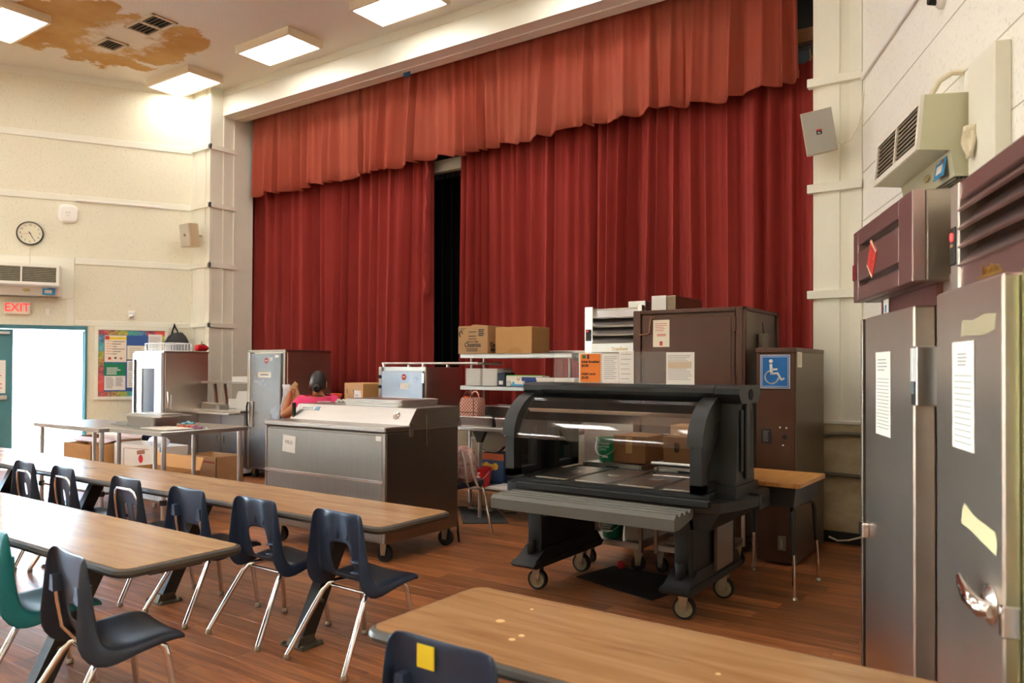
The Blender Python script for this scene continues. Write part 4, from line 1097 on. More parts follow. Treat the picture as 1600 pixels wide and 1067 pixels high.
# end frames, posts, roof
def arc(y0, z0, y1, z1, n=9):
    return [(y0 + (y1 - y0) * (1 - math.cos(PI / 2 * i / n)), z0 + (z1 - z0) * math.sin(PI / 2 * i / n)) for i in range(n + 1)]
for sgn in (-1, 1):
    xa, xb = (.545, .612) if sgn > 0 else (-.69, -.625)
    for side in (-1, 1):
        def yy(y): return y if side < 0 else .02 - y
        fr = MB()
        def pz(pts, a=xa, b=xb, mb=fr): mb.prism([(yy(p[0]), p[1]) for p in pts], 'x', a, b)
        pz([(-.33, .70), (-.33, .955), (-.255, .955), (-.255, .70)])                      # pillar
        pz([(-.33, .70), (-.33, .745), (-.06, .745), (-.06, .70)])                        # sill
        pz([(-.255, .835), (-.255, .96), (-.06, 1.20), (-.06, 1.08), (-.11, 1.02)])       # brace
        pz([(-.11, .745), (-.11, 1.02), (-.06, 1.06), (-.06, .745)])
        fr.obj('end_frame', black_pl, sbar, smooth=20)
        outer = arc(-.345, .955, -.045, 1.235); inner = arc(-.238, .955, -.055, 1.10)
        cp = MB()
        poly = outer + [(-.05, 1.13)] + inner[::-1]
        n = len(outer)
        A, B = (xa - .012, xb + .012)
        pz(outer + inner[::-1], A, B, cp)
        cp.obj('end_cap', black_pl, sbar, smooth=30)
        MB().prism([(yy(p[0]), p[1]) for p in ((-.25, .75), (-.25, .84), (-.115, 1.0), (-.115, .75))], 'x', (xa + xb) / 2 - .003, (xa + xb) / 2 + .003).obj('end_pane', acrylic, sbar)
        if sgn > 0:
            MB().lathe([(.016, 0), (.014, .006)], axis='x', seg=12).obj('bolt_head', steel_bright, sbar).location = (xb + .012, yy(-.075), 1.185)
    # post
    pa, pb = (.612, .72) if sgn > 0 else (-.79, -.69)
    p = MB().prism([(-.13, .69), (-.10, 1.20), (.11, 1.20), (.14, .69)], 'x', pa, pb)
    p.prism([(-.17, .655), (-.17, .69), (-.155, .69), (-.155, .725), (.165, .725), (.165, .69), (.18, .69), (.18, .655)], 'x', pa - .01, pb + .012)
    p.obj('post', black_pl, sbar, smooth=20)
    e = pb + .006 if sgn > 0 else pa - .006
    MB().box(min(e, e + sgn * .014), max(e, e + sgn * .014), -.03, .035, .75, 1.19, .006).obj('post_rib', black_pl, sbar)
    MB().box(min(e, e + sgn * .006), max(e, e + sgn * .006), -.085, -.05, .80, 1.15, .003).box(min(e, e + sgn * .006), max(e, e + sgn * .006), .055, .095, .80, 1.15, .003).obj('post_groove', black_pl2, sbar)
rf = MB().prism([(-.155, 1.245), (-.155, 1.272), (-.125, 1.288), (.145, 1.288), (.175, 1.272), (.175, 1.245), (.14, 1.215), (-.12, 1.215)], 'x', -.555, .60)
rf.obj('roof', black_pl, sbar, smooth=20)
for a, b in ((-.70, -.558), (.603, .745)):
    r_ = MB().prism([(-.15, 1.24), (-.15, 1.272), (-.12, 1.288), (.14, 1.288), (.17, 1.272), (.17, 1.24), (.13, 1.185), (-.11, 1.185)], 'x', a, b); r_.obj('roof_end', black_pl, sbar, smooth=20)
MB().lathe([(.032, 0), (.032, .004)], axis='x', seg=16).obj('keyhole', dark_hole, sbar).location = (.744, .02, 1.235)
# curved clear guards front and back
for side in (-1, 1):
    def yy(y): return y if side < 0 else .02 - y
    outl = [(-.335, .945), (-.325, .985), (-.295, 1.06), (-.245, 1.13), (-.175, 1.195), (-.115, 1.235)]
    inl = [(y + .006, z - .002) for y, z in outl]
    g = MB().prism([(yy(p[0]), p[1]) for p in outl] + [(yy(p[0]), p[1]) for p in inl[::-1]], 'x', -.625, .548)
    g.obj('sneeze_guard', acrylic, sbar, smooth=8)

# sheets in a clear holder on the roof
sh_ = thing('sign_holder', 'wide clear acrylic sheet standing on the salad bar roof', 'sign holder', (CX0 - .10, CY0 - .122, 1.288))
MB().box(-.40, .40, -.002, .002, 0, .195, .001).obj('clear_sheet', acrylic, sh_); MB().box(-.40, .40, -.02, .02, 0, .004).obj('foot_strip', acrylic, sh_)
def sheet(name, label, x, y, z, w, h, m, rz=0.0, tilt=0.0):
    t = thing(name, label, 'sign', (x, y, z), rz); t.rotation_euler = (tilt, 0, rz)
    MB().box(-w / 2, w / 2, -.001, .001, 0, h).obj('sheet', m, t)
    return t
R1 = 1.289
yb = CY0 - .13
t = sheet('price_sign', 'orange price sign for adult breakfast and lunch on the salad bar', at_y(922, 580, yb).x, yb, R1, .165, .19, white_card)
MB().box(-.070, .076, -.003, -.001, .006, .184).obj('orange_field', orange, t)
for s, z in (('Adult Breakfast', .135), ('$3.00', .11), ('Adult Lunch', .058), ('$5.00', .034)):
    text(t, s, .0205 if 'A' in s else .022, M('dark_print', (48, 36, 28), .7), (-.060, -.0035, z), align='LEFT', bold=.0006)
MB().box(-.055, -.03, -.004, -.003, .155, .178).obj('green_mark', M('mark_green', (70, 120, 60), .7), t); MB().box(-.02, -.005, -.004, -.003, .152, .18).obj('dark_mark', M('mark_plum', (90, 40, 70), .7), t)
def letter(label, px, w, h, n=12, extra=0):
    t = sheet('notice', label, at_y(px, 580, yb).x, yb - .0025, R1, w, h, paper)
    mb = MB(); lines_block(mb, -w / 2 + .012, w / 2 - .012, h - .02, .03, -.001, n, .003); mb.obj('print', ink_grey, t); return t
letter('white printed sheet beside the orange price sign', 954, .115, .185)
letter('white sheet with dark stamps in the clear holder', 979, .10, .20, 6)
t = letter('white letter with a tan paragraph at the holder end', 1063, .175, .19, 15)
MB().box(-.075, .07, -.002, -.001, .095, .135).obj('tan_field', M('tan_print', (206, 186, 160), .8), t)
# ---------------------------------------------------------------- steel milk cooler
mc = thing('milk_cooler', 'long stainless steel milk cooler on casters with a sloped hood', 'milk cooler', (-4.4525, 4.30, 0))
a, b = -.652, .652          # x
c, d = -.395, .40          # y
MB().box(a, b, c, d, .145, .92, .006).obj('body', steel_cooler, mc)
MB().box(a + .012, b - .03, c - .012, c, .585, .905, .004).obj('upper_front', steel_cooler, mc)
MB().box(a + .012, b - .03, c - .012, c, .16, .57, .004).obj('lower_front', steel_cooler, mc)
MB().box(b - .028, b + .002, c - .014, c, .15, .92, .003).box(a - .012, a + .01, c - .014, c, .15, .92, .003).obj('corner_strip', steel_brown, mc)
MB().box(a - .01, b - .02, c - .02, c - .012, .565, .588, .003).obj('hinge_strip', steel_bright, mc)
MB().box(a - .012, b + .004, c - .022, -.15, .925, .962, .008).obj('lid', steel_dull, mc)
MB().prism([(-.17, .965), (-.085, 1.082), (d, 1.082), (d, .925), (-.17, .925)], 'x', a + .0, b).obj('hood', steel, mc)
MB().box(b, b + .003, -.16, -.12, .88, .98, .001).obj('hinge_plate', steel_bright, mc)
MB().box(b, b + .002, -.15, d, .92, .926).obj('side_seam', steel_bright, mc)
MB().tube([(b + .006, .02, 1.04), (b + .008, .02, .95), (b + .006, .021, .86), (b + .008, .02, .80)], .004, 6).obj('chain', M('chain', (120, 104, 84), .5, .6), mc)
sl = Vector((0, .085, .117)).normalized()
def on_slope(x, v, off=.0015): return (x, -.17 + sl.y * v - off * sl.z, .965 + sl.z * v + off * sl.y)
tl = math.atan2(.117, .085)
pl = MB().box(-.09, .09, -.016, .016, 0, .002).obj('name_plate', M('plate_white', (222, 226, 220), .5), mc); pl.location = on_slope(a + .145, .105); pl.rotation_euler = (tl, 0, 0)
text(pl, 'BEVERAGE-AIR', .019, M('plate_blue', (60, 100, 130), .5), (0, 0, .0025), tilt=0)
bl = MB().box(-.02, .02, -.018, .018, 0, .002).obj('blue_badge', M('badge_blue', (130, 170, 210), .4), mc); bl.location = on_slope(a + .262, .105); bl.rotation_euler = (tl, 0, 0)
lk = MB().lathe([(.032, 0), (.030, .006), (.012, .009), (.012, .014)], seg=18).obj('latch', chrome, mc); lk.location = on_slope(b - .16, .075); lk.rotation_euler = (tl, 0, 0)
MB().box(a + .01, a + .035, -.165, -.14, .97, 1.092, .004).obj('hinge_block', rubber, mc)
for x, y in ((-.57, -.32), (.57, -.32), (-.57, .32), (.59, .33)): caster(mc, x, y, .062, 0, .034, hub=rubber, swivel=.2, ztop=.165)
pp = MB().box(b - .09, b - .035, c - .0145, c - .012, .865, .90).obj('white_tag', paper, mc)
t = thing('paper_note', 'white handwritten paper note taped to the milk cooler front', 'note', (-4.4525 + a + .275, 4.30 + c - .0135, .725)); t.rotation_euler = (0, math.radians(4), 0)
MB().box(-.075, .075, -.001, 0, 0, .13).obj('sheet', paper, t); text(t, 'MILK', .042, ink_grey, (0, -.0015, .075))
# stacked sheet pans and a scrap on the hood
ROT = 0
for i in range(4):
    t = thing('sheet_pan', ['bottom', 'second', 'third', 'topmost'][i] + ' sheet pan of the stack on the milk cooler hood' , 'tray', (-4.4525 + .17 + RND.uniform(-.006, .006), 4.30 + .15 + RND.uniform(-.005, .005), 1.083 + i * .0135), RND.uniform(-.01, .01), 'sheet pans on the milk cooler')
    MB().prism(rounded(-.30, .30, -.22, .22, .03), 'z', .0, .0105).obj('tray', steel_dull, t)
    rim = MB().tube([(p[0], p[1], .0095) for p in rounded(-.30, .30, -.22, .22, .03)], .0045, 6, closed=True).obj('rim', alu, t)
wp = MB(); 
for q in range(5): wp.tube([(-.09 + q * .03, .01 * math.sin(q * 2), .004), (-.06 + q * .03, .03 * math.cos(q * 3), .018 + .008 * (q % 2)), (-.03 + q * .03, .02 * math.sin(q), .004)], .010, 6)
o = wp.obj('plastic_wrap', foam); o.location = (-4.80, 4.42, 1.088); tag(o, 'crumpled white plastic wrap on the milk cooler hood', 'wrapper')
tr = MB().box(-.15, .15, -.05, .05, 0, .006, .002).obj('white_card_strip', white_card); tr.location = (-4.72, 4.46, 1.0825); tag(tr, 'flat white card beside the sheet pans', 'card')

# ---------------------------------------------------------------- the two reach-in refrigerators by the right wall
def fridge(name, label, loc, rz, W, Dp, H_, parts):
    t = thing(name, label, 'refrigerator', loc, rz)
    return t
rzF1 = math.atan2(-math.cos(D(-23)), -math.sin(D(-23)))
f1 = thing('reach_in_refrigerator', 'steel reach-in refrigerator with a red tilted sticker on its top', 'refrigerator', (-.692, 3.658, 0), rzF1)
# local x: along the front towards the camera; y into the wall
MB().box(.07, .93, .09, .66, .06, 1.70, .006).obj('cabinet', steel_door, f1)
MB().box(.09, .80, .07, .09, 1.60, 1.69).obj('header', M('header_maroon', (128, 84, 80), .35, .8), f1)
MB().box(.0, .862, .02, .60, 1.675, 1.982, .006).obj('compressor_housing', steel_brown, f1)
# louvred front of the housing
for z0_, z1_ in ((1.915, 1.982), (1.76, 1.885), (1.675, 1.735)):
    MB().box(.085, .70, -.022, .02, z0_, z1_, .003).obj('front_panel', M('maroon_steel', (172, 146, 142), .3, .9, var=.05, vscale=3), f1)
MB().box(0, .085, -.022, .02, 1.675, 1.982, .003).obj('front_stile', MATS['maroon_steel'], f1)
MB().box(.70, .862, -.022, .02, 1.675, 1.982, .003).obj('front_stile', MATS['maroon_steel'], f1)
MB().box(.085, .70, .0185, .0205, 1.735, 1.915).obj('slot_back', steel_brown, f1)
MB().box(.005, .06, -.028, -.020, 1.77, 1.84, .003).obj('thermometer', M('maroon_gauge', (110, 26, 30), .3), f1)
st_ = MB().box(-.05, .05, -.024, -.021, -.06, .06).obj('warning_sticker', M('sticker_red', (206, 62, 50), .4), f1, label='tilted red sticker'); st_.location = (.33, -.001, 1.825); st_.rotation_euler = (0, D(35), 0)
bd = MB(); lines_block(bd, -.035, .035, .045, -.045, -.0245, 7, .004); bd.obj('print', M('sticker_dark', (150, 30, 30), .5), st_)
MB().box(-.05, .05, -.0252, -.024, .05, .06).box(-.05, .05, -.0252, -.024, -.06, -.05).obj('sticker_edge', M('sticker_cream', (232, 190, 160), .5), st_)
MB().box(.115, .795, .0, .07, .075, 1.60, .006).obj('door', steel_door, f1)
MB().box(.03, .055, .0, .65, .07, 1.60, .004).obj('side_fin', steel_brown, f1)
MB().box(.055, .115, .05, .07, .075, 1.60).obj('gasket_gap', dark_hole, f1)
h1 = MB().box(.80, .86, -.01, .08, 1.26, 1.46, .004).obj('hinge_cover', steel_bright, f1)
for q in range(3): MB().box(.805 + q * .018, .815 + q * .018, -.014, -.008, 1.34, 1.455, .002).obj('hinge_leaf', steel_bright, h1)
MB().box(.81, .85, -.014, -.01, 1.30, 1.34).obj('hinge_cap', M('cap_grey', (96, 104, 104), .5), h1)
MB().box(.125, .19, -.03, 0, .68, .74, .006).obj('door_latch', steel_bright, f1)
MB().box(.14, .22, .066, .069, 1.615, 1.675).obj('temperature_card', paper, f1)
MB().box(.165, .185, .0645, .066, 1.62, 1.65).obj('card_print', M('print_blue', (90, 130, 190), .6), f1)
for x in (.12, .85):
    for y in (.15, .6): MB().cyl((x, y, 0), (x, y, .07), .02, 10).obj('foot', steel_brown, f1)
t = thing('temperature_log', 'long white form on the door of the farther steel refrigerator', 'paper', (0, 0, 0), rzF1)
def on_f(root_loc, rz, x, y, z):
    ca, sa = math.cos(rz), math.sin(rz); return (root_loc[0] + x * ca - y * sa, root_loc[1] + x * sa + y * ca, z)
t.location = on_f((-.692, 3.658), rzF1, .30, -.0012, 1.125)
MB().box(0, .215, -.001, 0, 0, .325).obj('sheet', paper, t)
mb = MB(); lines_block(mb, .03, .17, .295, .255, -.001, 4, .004); lines_block(mb, .02, .195, .22, .03, -.001, 15, .0025, ragged=.05); mb.obj('print', ink_grey, t)

rzF2 = math.atan2(-math.cos(D(-20.5)), -math.sin(D(-20.5)))
F2 = (-.29, 2.71)
f2 = thing('reach_in_refrigerator', 'steel reach-in refrigerator nearest the camera with downward louvres', 'refrigerator', (F2[0], F2[1], 0), rzF2)
MB().box(.0, .82, .10, .60, .06, 1.96, .004).obj('cabinet', steel_door, f2)
MB().box(.0, .078, .04, .11, 1.60, 1.945, .004).obj('front_stile', M('light_steel', (208, 202, 194), .35, .9), f2)
MB().box(.72, .80, .04, .11, .07, 1.945, .004).obj('front_stile', MATS['light_steel'], f2)
MB().box(.078, .72, .09, .102, 1.6, 1.95).obj('louvre_back', steel_brown, f2)
zs = (1.70, 1.755, 1.81, 1.865)
for z in zs:
    MB().prism([(.035, z - .008), (.098, z + .058), (.104, z + .056), (.045, z - .012)], 'x', .08, .718).obj('louvre', MATS['maroon_steel'], f2)
MB().box(.078, .72, .045, .10, 1.605, 1.69, .003).obj('name_panel', MATS['maroon_steel'], f2)
MB().box(.078, .72, .045, .10, 1.89, 1.945, .003).obj('top_panel', MATS['maroon_steel'], f2)
text(f2, 'Traulsen', .036, brass, (.335, .0435, 1.652), name='brand_lettering', ext=.0015)
MB().box(.24, .43, .0435, .0445, 1.633, 1.640).obj('brand_underline', brass, f2)
th = MB().box(.012, .058, .034, .042, 1.70, 1.815, .003).obj('thermostat', black_pl, f2)
MB().lathe([(.013, 0), (.012, -.003)], axis='y', seg=14).obj('red_display', M('red_led', (255, 50, 50), .4, emit=1.2), th).location = (.036, .034, 1.785)
MB().box(.025, .047, .0335, .0345, 1.755, 1.763).obj('scale_mark', M('amber', (200, 150, 90), .5), th)
MB().box(.0, .56, .0, .065, .075, 1.615, .006).obj('door', steel_door, f2)
dp = MB().box(.575, .625, .035, .1, .07, 1.62, .004).obj('mullion', M('green_lit_steel', (160, 158, 110), .35, .7), f2)  # greenish light on this edge face is put into the steel colour
# pull handle with its round shadowed boss
hd = MB().lathe([(.045, 0), (.05, -.008), (.03, -.02)], axis='y', seg=20).obj('handle_boss', steel_bright, f2); hd.location = (.49, 0, .80)
MB().tube([(.05, -.020, -.004), (.03, -.034, -.004), (-.03, -.044, .006), (-.085, -.044, .022), (-.125, -.040, .036)], [.016, .022, .019, .013, .007], 12).obj('lever', chrome, hd)
MB().box(.10, .125, -.02, .02, -.045, .03, .004).obj('latch_plate', steel_bright, hd)
t = thing('temperature_log', 'long white form on the door of the nearest steel refrigerator', 'paper', on_f(F2, rzF2, .17, -.0012, 1.16), rzF2)
MB().box(0, .19, -.001, 0, 0, .30).obj('sheet', paper, t)
mb = MB(); lines_block(mb, .05, .13, .265, .235, -.001, 4, .004); lines_block(mb, .02, .17, .205, .02, -.001, 12, .0025, ragged=.05); mb.obj('print', ink_grey, t)
t = thing('torn_label', 'torn strip of cream tape on the nearest refrigerator door', 'label', on_f(F2, rzF2, .25, -.001, .955), rzF2); t.rotation_euler = (0, D(6), rzF2)
MB().prism([(0, 0), (.06, .004), (.27, .0), (.275, .035), (.26, .055), (.10, .05), (.02, .062), (.005, .04)], 'y', -.001, 0).obj('tape', M('cream_tape', (214, 204, 160), .6), t)
gm = MB().prism([(0, 0), (.05, .006), (.18, 0), (.27, .012), (.28, .05), (.2, .055), (.1, .042), (.02, .05)], 'y', -.0008, 0).obj('glue_stain', M('glue', (178, 166, 138), .55, .5), f2); gm.location = (.24, 0, 1.47)
# ---------------------------------------------------------------- cabinets and fridge in front of the stage, right side
bc1 = thing('holding_cabinet', 'large brown metal holding cabinet with one wide door', 'cabinet', (-2.33, 5.70, 0))
a, b = -.45, .45
MB().box(a, b, .02, .86, .10, 1.845, .004).obj('cabinet_shell', brown_en, bc1)
MB().box(a, a + .065, -.012, .03, .08, 1.85, .004).obj('front_stile', brown_en, bc1); MB().box(b - .055, b, -.012, .03, .08, 1.85, .004).obj('front_stile', brown_en, bc1)
MB().box(a + .065, b - .055, -.012, .03, 1.82, 1.85, .003).obj('top_rail', brown_en, bc1)
dr_ = MB().box(a + .075, b - .062, -.006, .02, .12, 1.812, .004).obj('door', brown_en, bc1)
MB().box(a + .10, b - .09, -.010, -.006, .16, 1.785, .003).obj('door_panel', brown_en, dr_)
MB().tube([(a + .06, -.02, 1.655), (a + .13, -.024, 1.655), (a + .15, -.024, 1.67), (a + .158, -.024, 1.76), (a + .17, -.024, 1.79), (a + .19, -.018, 1.79)], .0055, 8).obj('rod_handle', M('copper_rod', (150, 104, 78), .35, .8), dr_)
for z in (1.72, 1.28, .4): MB().box(b - .075, b - .05, -.026, -.008, z - .055, z + .055, .004).obj('hinge', brown_en, dr_)
sp = MB().box(b, b + .004, .03, .83, .12, 1.82).obj('side_panel', brown_steel, bc1)
MB().box(b, b + .018, -.012, .03, .08, 1.85, .002).box(b, b + .018, .80, .86, .08, 1.85, .002).box(b, b + .018, -.012, .86, 1.825, 1.85, .002).obj('side_frame', brown_en, bc1)
MB().box(b + .004, b + .05, .33, .46, 1.50, 1.66, .006).obj('switch_box', M('switch_brown', (120, 108, 92), .5), bc1)
MB().tube([(b + .03, .40, 1.66), (b + .02, .40, 1.75)], .004, 6).tube([(b + .03, .43, 1.50), (b + .04, .45, 1.42), (b + .035, .46, 1.2)], .007, 6).obj('power_cord', cable_k, bc1)
for x in (a + .08, b - .08):
    for y in (.06, .78): MB().cyl((x, y, 0), (x, y, .10), .025, 10).obj('foot', rubber, bc1)
t = thing('inspection_notice', 'cream certificate with red print on the large brown cabinet door', 'notice', (-2.33 - .45 + .245, 5.689, 1.555))
MB().box(-.07, .07, -.001, 0, 0, .215).obj('sheet', M('cert', (236, 226, 204), .8), t)
mb = MB(); lines_block(mb, -.05, .05, .185, .13, -.001, 5, .004); mb.obj('print', ink_red, t); MB().box(-.035, .04, -.0015, -.001, .085, .105).obj('print_box', M('print_pink', (214, 150, 140), .8), t); MB().box(-.012, .012, -.0015, -.001, .012, .045).obj('seal', ink_red, t)

bc2 = thing('control_cabinet', 'narrow brown cabinet with the blue accessibility sign', 'cabinet', (-1.60, 5.55, 0))
MB().box(-.135, .135, .0, .80, .02, 1.50, .004).obj('cabinet_shell', brown_en, bc2)
MB().box(-.14, .142, -.006, .81, 1.50, 1.535, .004).obj('cabinet_top', brown_en, bc2)
MB().box(.136, .142, .004, .80, .02, 1.50, .002).obj('side_panel', brown_steel, bc2)
MB().box(-.115, .10, -.004, 0, 1.235, 1.492, .002).obj('sign_recess', M('brown_dark', (66, 38, 24), .4), bc2)
lbp = MB().box(-.10, -.03, -.003, 0, .855, .955).obj('black_plate', M('plate_black', (34, 32, 32), .4), bc2)
mb = MB(); lines_block(mb, -.085, -.045, .94, .87, -.003, 8, .0028); mb.obj('print', ink_grey, lbp)
for x, z in ((.03, .97), (.075, .968), (.052, .845)): MB().lathe([(.008, 0), (.005, -.004)], axis='y', seg=10, cx=x, cz=z).obj('screw', steel_bright, bc2)
MB().lathe([(.017, 0), (.017, -.006)], axis='y', seg=14, cx=.066, cz=.905).obj('knob_hole', rubber, bc2)
MB().box(.02, .075, -.02, 0, .105, .205, .004).obj('outlet_box', M('outlet_grey', (120, 112, 96), .5), bc2)
MB().box(.038, .058, -.022, -.02, .12, .19, .002).obj('outlet_face', M('outlet_face', (170, 160, 140), .5), bc2)
sg = thing('accessibility_sign', 'blue and white wheelchair accessibility sign on the narrow brown cabinet', 'sign', (-1.602, 5.5455, 1.365))
W2, H2 = .104, .119
MB().box(-W2, W2, -.0015, 0, -H2, H2, .001).obj('sign_plate', paper, sg)
MB().box(-W2 + .005, W2 - .005, -.0025, -.0015, -H2 + .005, H2 - .005).obj('blue_field', blue_m, sg)
fr = MB()
for e in ((-W2 + .012, W2 - .012, H2 - .016, H2 - .013), (-W2 + .012, W2 - .012, -H2 + .013, -H2 + .016), (-W2 + .012, -W2 + .015, -H2 + .013, H2 - .013), (W2 - .015, W2 - .012, -H2 + .013, H2 - .013)): fr.box(e[0], e[1], -.003, -.0025, e[2], e[3])
fr.obj('white_border', paper, sg)
def sp2(px, py): return ((px - 1265) * .00127, (495 - py) * .00111)
def stroke(pts, w, mb):
    for (x0, z0), (x1, z1) in zip(pts, pts[1:]):
        d = Vector((x1 - x0, z1 - z0)); n = Vector((-d.y, d.x)).normalized() * w / 2; e = d.normalized() * w * .3
        mb.prism([(x0 + n.x - e.x, z0 + n.y - e.y), (x1 + n.x + e.x, z1 + n.y + e.y), (x1 - n.x + e.x, z1 - n.y + e.y), (x0 - n.x - e.x, z0 - n.y - e.y)], 'y', -.0036, -.0025)
wc = MB()
hx, hz = sp2(1243, 428)
wc.prism([(hx + .0135 * math.cos(k * PI / 8), hz + .0135 * math.sin(k * PI / 8)) for k in range(16)], 'y', -.0036, -.0025)
stroke([sp2(1243, 452), sp2(1246, 508)], .020, wc); stroke([sp2(1246, 482), sp2(1276, 480)], .013, wc)
stroke([sp2(1246, 509), sp2(1280, 505), sp2(1299, 546), sp2(1314, 539)], .014, wc)
stroke([(sp2(1247, 530)[0] + .046 * math.cos(A), sp2(1247, 530)[1] + .046 * math.sin(A)) for A in [math.radians(112 + k * 238 / 18) for k in range(19)]], .0105, wc)
wc.obj('wheelchair_symbol', paper, sg)
t = thing('paper_tag', 'small cream card on the steel side of the narrow brown cabinet', 'card', (-1.457, 5.64, 1.45), PI / 2)
MB().box(-.06, .06, -.001, 0, -.055, .055).obj('sheet', M('cert', (236, 226, 204), .8), t); mb = MB(); lines_block(mb, -.04, .04, .04, -.03, -.001, 6, .003); mb.obj('print', ink_grey, t)

sf = thing('reach_in_refrigerator', 'pale steel reach-in refrigerator half hidden behind the large brown cabinet', 'refrigerator', (-3.06, 5.86, 0))
MB().box(-.27, .275, .06, .80, .06, 1.90, .004).obj('cabinet', steel, sf)
MB().box(-.27, -.19, -.0, .06, .06, 1.915, .003).obj('front_stile', steel_bright, sf); MB().box(.235, .275, .0, .06, .06, 1.915, .003).obj('front_stile', steel_bright, sf)
MB().box(-.19, .235, .045, .06, 1.5, 1.9).obj('louvre_back', steel_brown, sf)
for z in (1.61, 1.685, 1.76, 1.83): MB().prism([(-.012, z - .008), (.052, z + .062), (.058, z + .06), (.0, z - .012)], 'x', -.19, .235).obj('louvre', steel, sf)
MB().box(-.20, .245, -.004, .05, 1.52, 1.60, .003).obj('name_panel', steel, sf)
text(sf, 'Traulsen', .045, brass, (.07, -.0055, 1.55), name='brand_lettering', ext=.0015)
MB().box(-.255, -.205, -.008, 0, 1.62, 1.72, .003).obj('thermostat', black_pl, sf); MB().box(-.242, -.232, -.010, -.008, 1.70, 1.71).obj('red_light', MATS['red_led'], sf)
MB().box(-.235, .262, -.065, -.004, .08, 1.49, .006).obj('door', steel, sf)
MB().cyl((.20, -.10, 1.44), (.20, -.06, 1.44), .012, 10).box(.16, .24, -.108, -.098, 1.40, 1.412, .002).obj('door_latch', chrome, sf)
t = thing('storage_bin', 'flat pale steel box on top of the pale steel refrigerator', 'box', (-2.86, 5.96, 1.901)); MB().box(-.10, .06, 0, .25, 0, .055, .004).obj('bin', steel, t)
t = thing('storage_bin', 'brown-sided box with a white end on top of the large brown cabinet', 'box', (-2.66, 5.93, 1.851))
MB().box(-.06, .14, .012, .6, 0, .135, .004).obj('bin', brown_steel, t); MB().box(-.07, .06, 0, .012, 0, .138, .002).obj('end_plate', paper, t)

# school desk
dk = thing('school_desk', 'small school desk with a wood top and black box beside the narrow brown cabinet', 'desk', (-1.465, 5.01, 0), D(-1))
MB().prism(rounded(-.255, .255, -.31, .31, .03), 'z', .675, .70).obj('desktop', desk_m, dk)
MB().prism([(-.21, .672), (.225, .672), (.21, .555), (-.20, .545)], 'y', -.27, .27).obj('book_box', black_pl, dk)
def desk_leg(sx):
    for sy in (-1, 1):
        x1, y1 = sx * .215, sy * .27
        l = MB().tube([(sx * .16, sy * .05, .535), (sx * .185, sy * .20, .535), (sx * .19, sy * .235, .515), (sx * .195, sy * .245, .48), (sx * .205, sy * .258, .27)], .0135, 10).obj('leg', black_pl, dk)
        MB().tube([(sx * .205, sy * .258, .275), (x1, y1, .02)], .010, 8).obj('chrome_shank', chrome, l)
        MB().lathe([(.016, 0), (.020, .008), (.012, .022)], x1, y1, 0, 10).obj('glide', M('glide', (172, 160, 140), .3, .9), l)
desk_leg(-1); desk_leg(1)

# ---------------------------------------------------------------- two steel trolleys behind the salad bar
def trolley(label, x0, x1, y0, y1, z):
    t = thing('steel_trolley', label, 'trolley', ((x0 + x1) / 2, (y0 + y1) / 2, 0), 0, 'steel utility trolleys')
    w, d = (x1 - x0) / 2, (y1 - y0) / 2
    for zz in (z, .19):
        s = MB().box(-w, w, -d, d, zz - .012, zz - .004, .002)
        s.box(-w, w, -d, -d + .012, zz - .04, zz, .002).box(-w, w, d - .012, d, zz - .04, zz, .002).box(-w, -w + .012, -d, d, zz - .04, zz, .002).box(w - .012, w, -d, d, zz - .04, zz, .002)
        s.obj('shelf', steel, t)
    for sx in (-1, 1):
        for sy in (-1, 1):
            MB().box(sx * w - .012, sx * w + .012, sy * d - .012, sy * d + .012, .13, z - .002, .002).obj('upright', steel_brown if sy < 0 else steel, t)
            caster(t, sx * (w - .03), sy * (d - .03), .05, 0, .026, hub=rubber, swivel=.3 * sx, ztop=.15)
    MB().box(-.05, .05, -d - .002, -d, z - .03, z - .018).obj('hand_slot', dark_hole, t)
    return t
trolley('steel trolley with the green bucket and a taped box, behind the salad bar', -2.72, -2.285, 4.80, 5.45, .72)
tr2 = trolley('steel trolley carrying the box with hand holes, behind the salad bar', -2.19, -1.78, 4.84, 5.40, .72)
MB().tube([(-.225, -.31, .745), (.225, -.31, .745)], .012, 10).obj('push_bar', alu, tr2)
def carton(name, label, x0, x1, y0, y1, z0, h, m, rz=0.0, taped=True, group=None):
    t = thing(name, label, 'box', ((x0 + x1) / 2, (y0 + y1) / 2, z0), rz, group)
    w, d = (x1 - x0) / 2, (y1 - y0) / 2
    MB().box(-w, w, -d, d, 0, h, .004).obj('carton', m, t)
    if taped: MB().box(-.025, .025, -d - .001, -d, h - .12, h).box(-.025, .025, -d - .001, d, h, h + .001).obj('tape', tape_m, t)
    return t, w, d
carton('cardboard_box', 'taped cardboard box beside the green bucket on the trolley', -2.54, -2.29, 4.88, 5.2, .721, .19, card_dark)
t, w, d = carton('cardboard_box', 'cardboard box with two hand holes on the right trolley', -2.175, -1.80, 4.92, 5.25, .721, .20, card_dark, taped=False)
for x in (-.09, .08): MB().prism(rounded(x - .018, x + .018, .09, .16, .017), 'y', -d - .002, -d + .0).obj('hand_hole', M('hole_brown', (70, 40, 18), .9), t)
carton('cardboard_box', 'pale cardboard box behind the box with hand holes', -2.28, -1.95, 5.28, 5.5, .721, .25, card_tan)
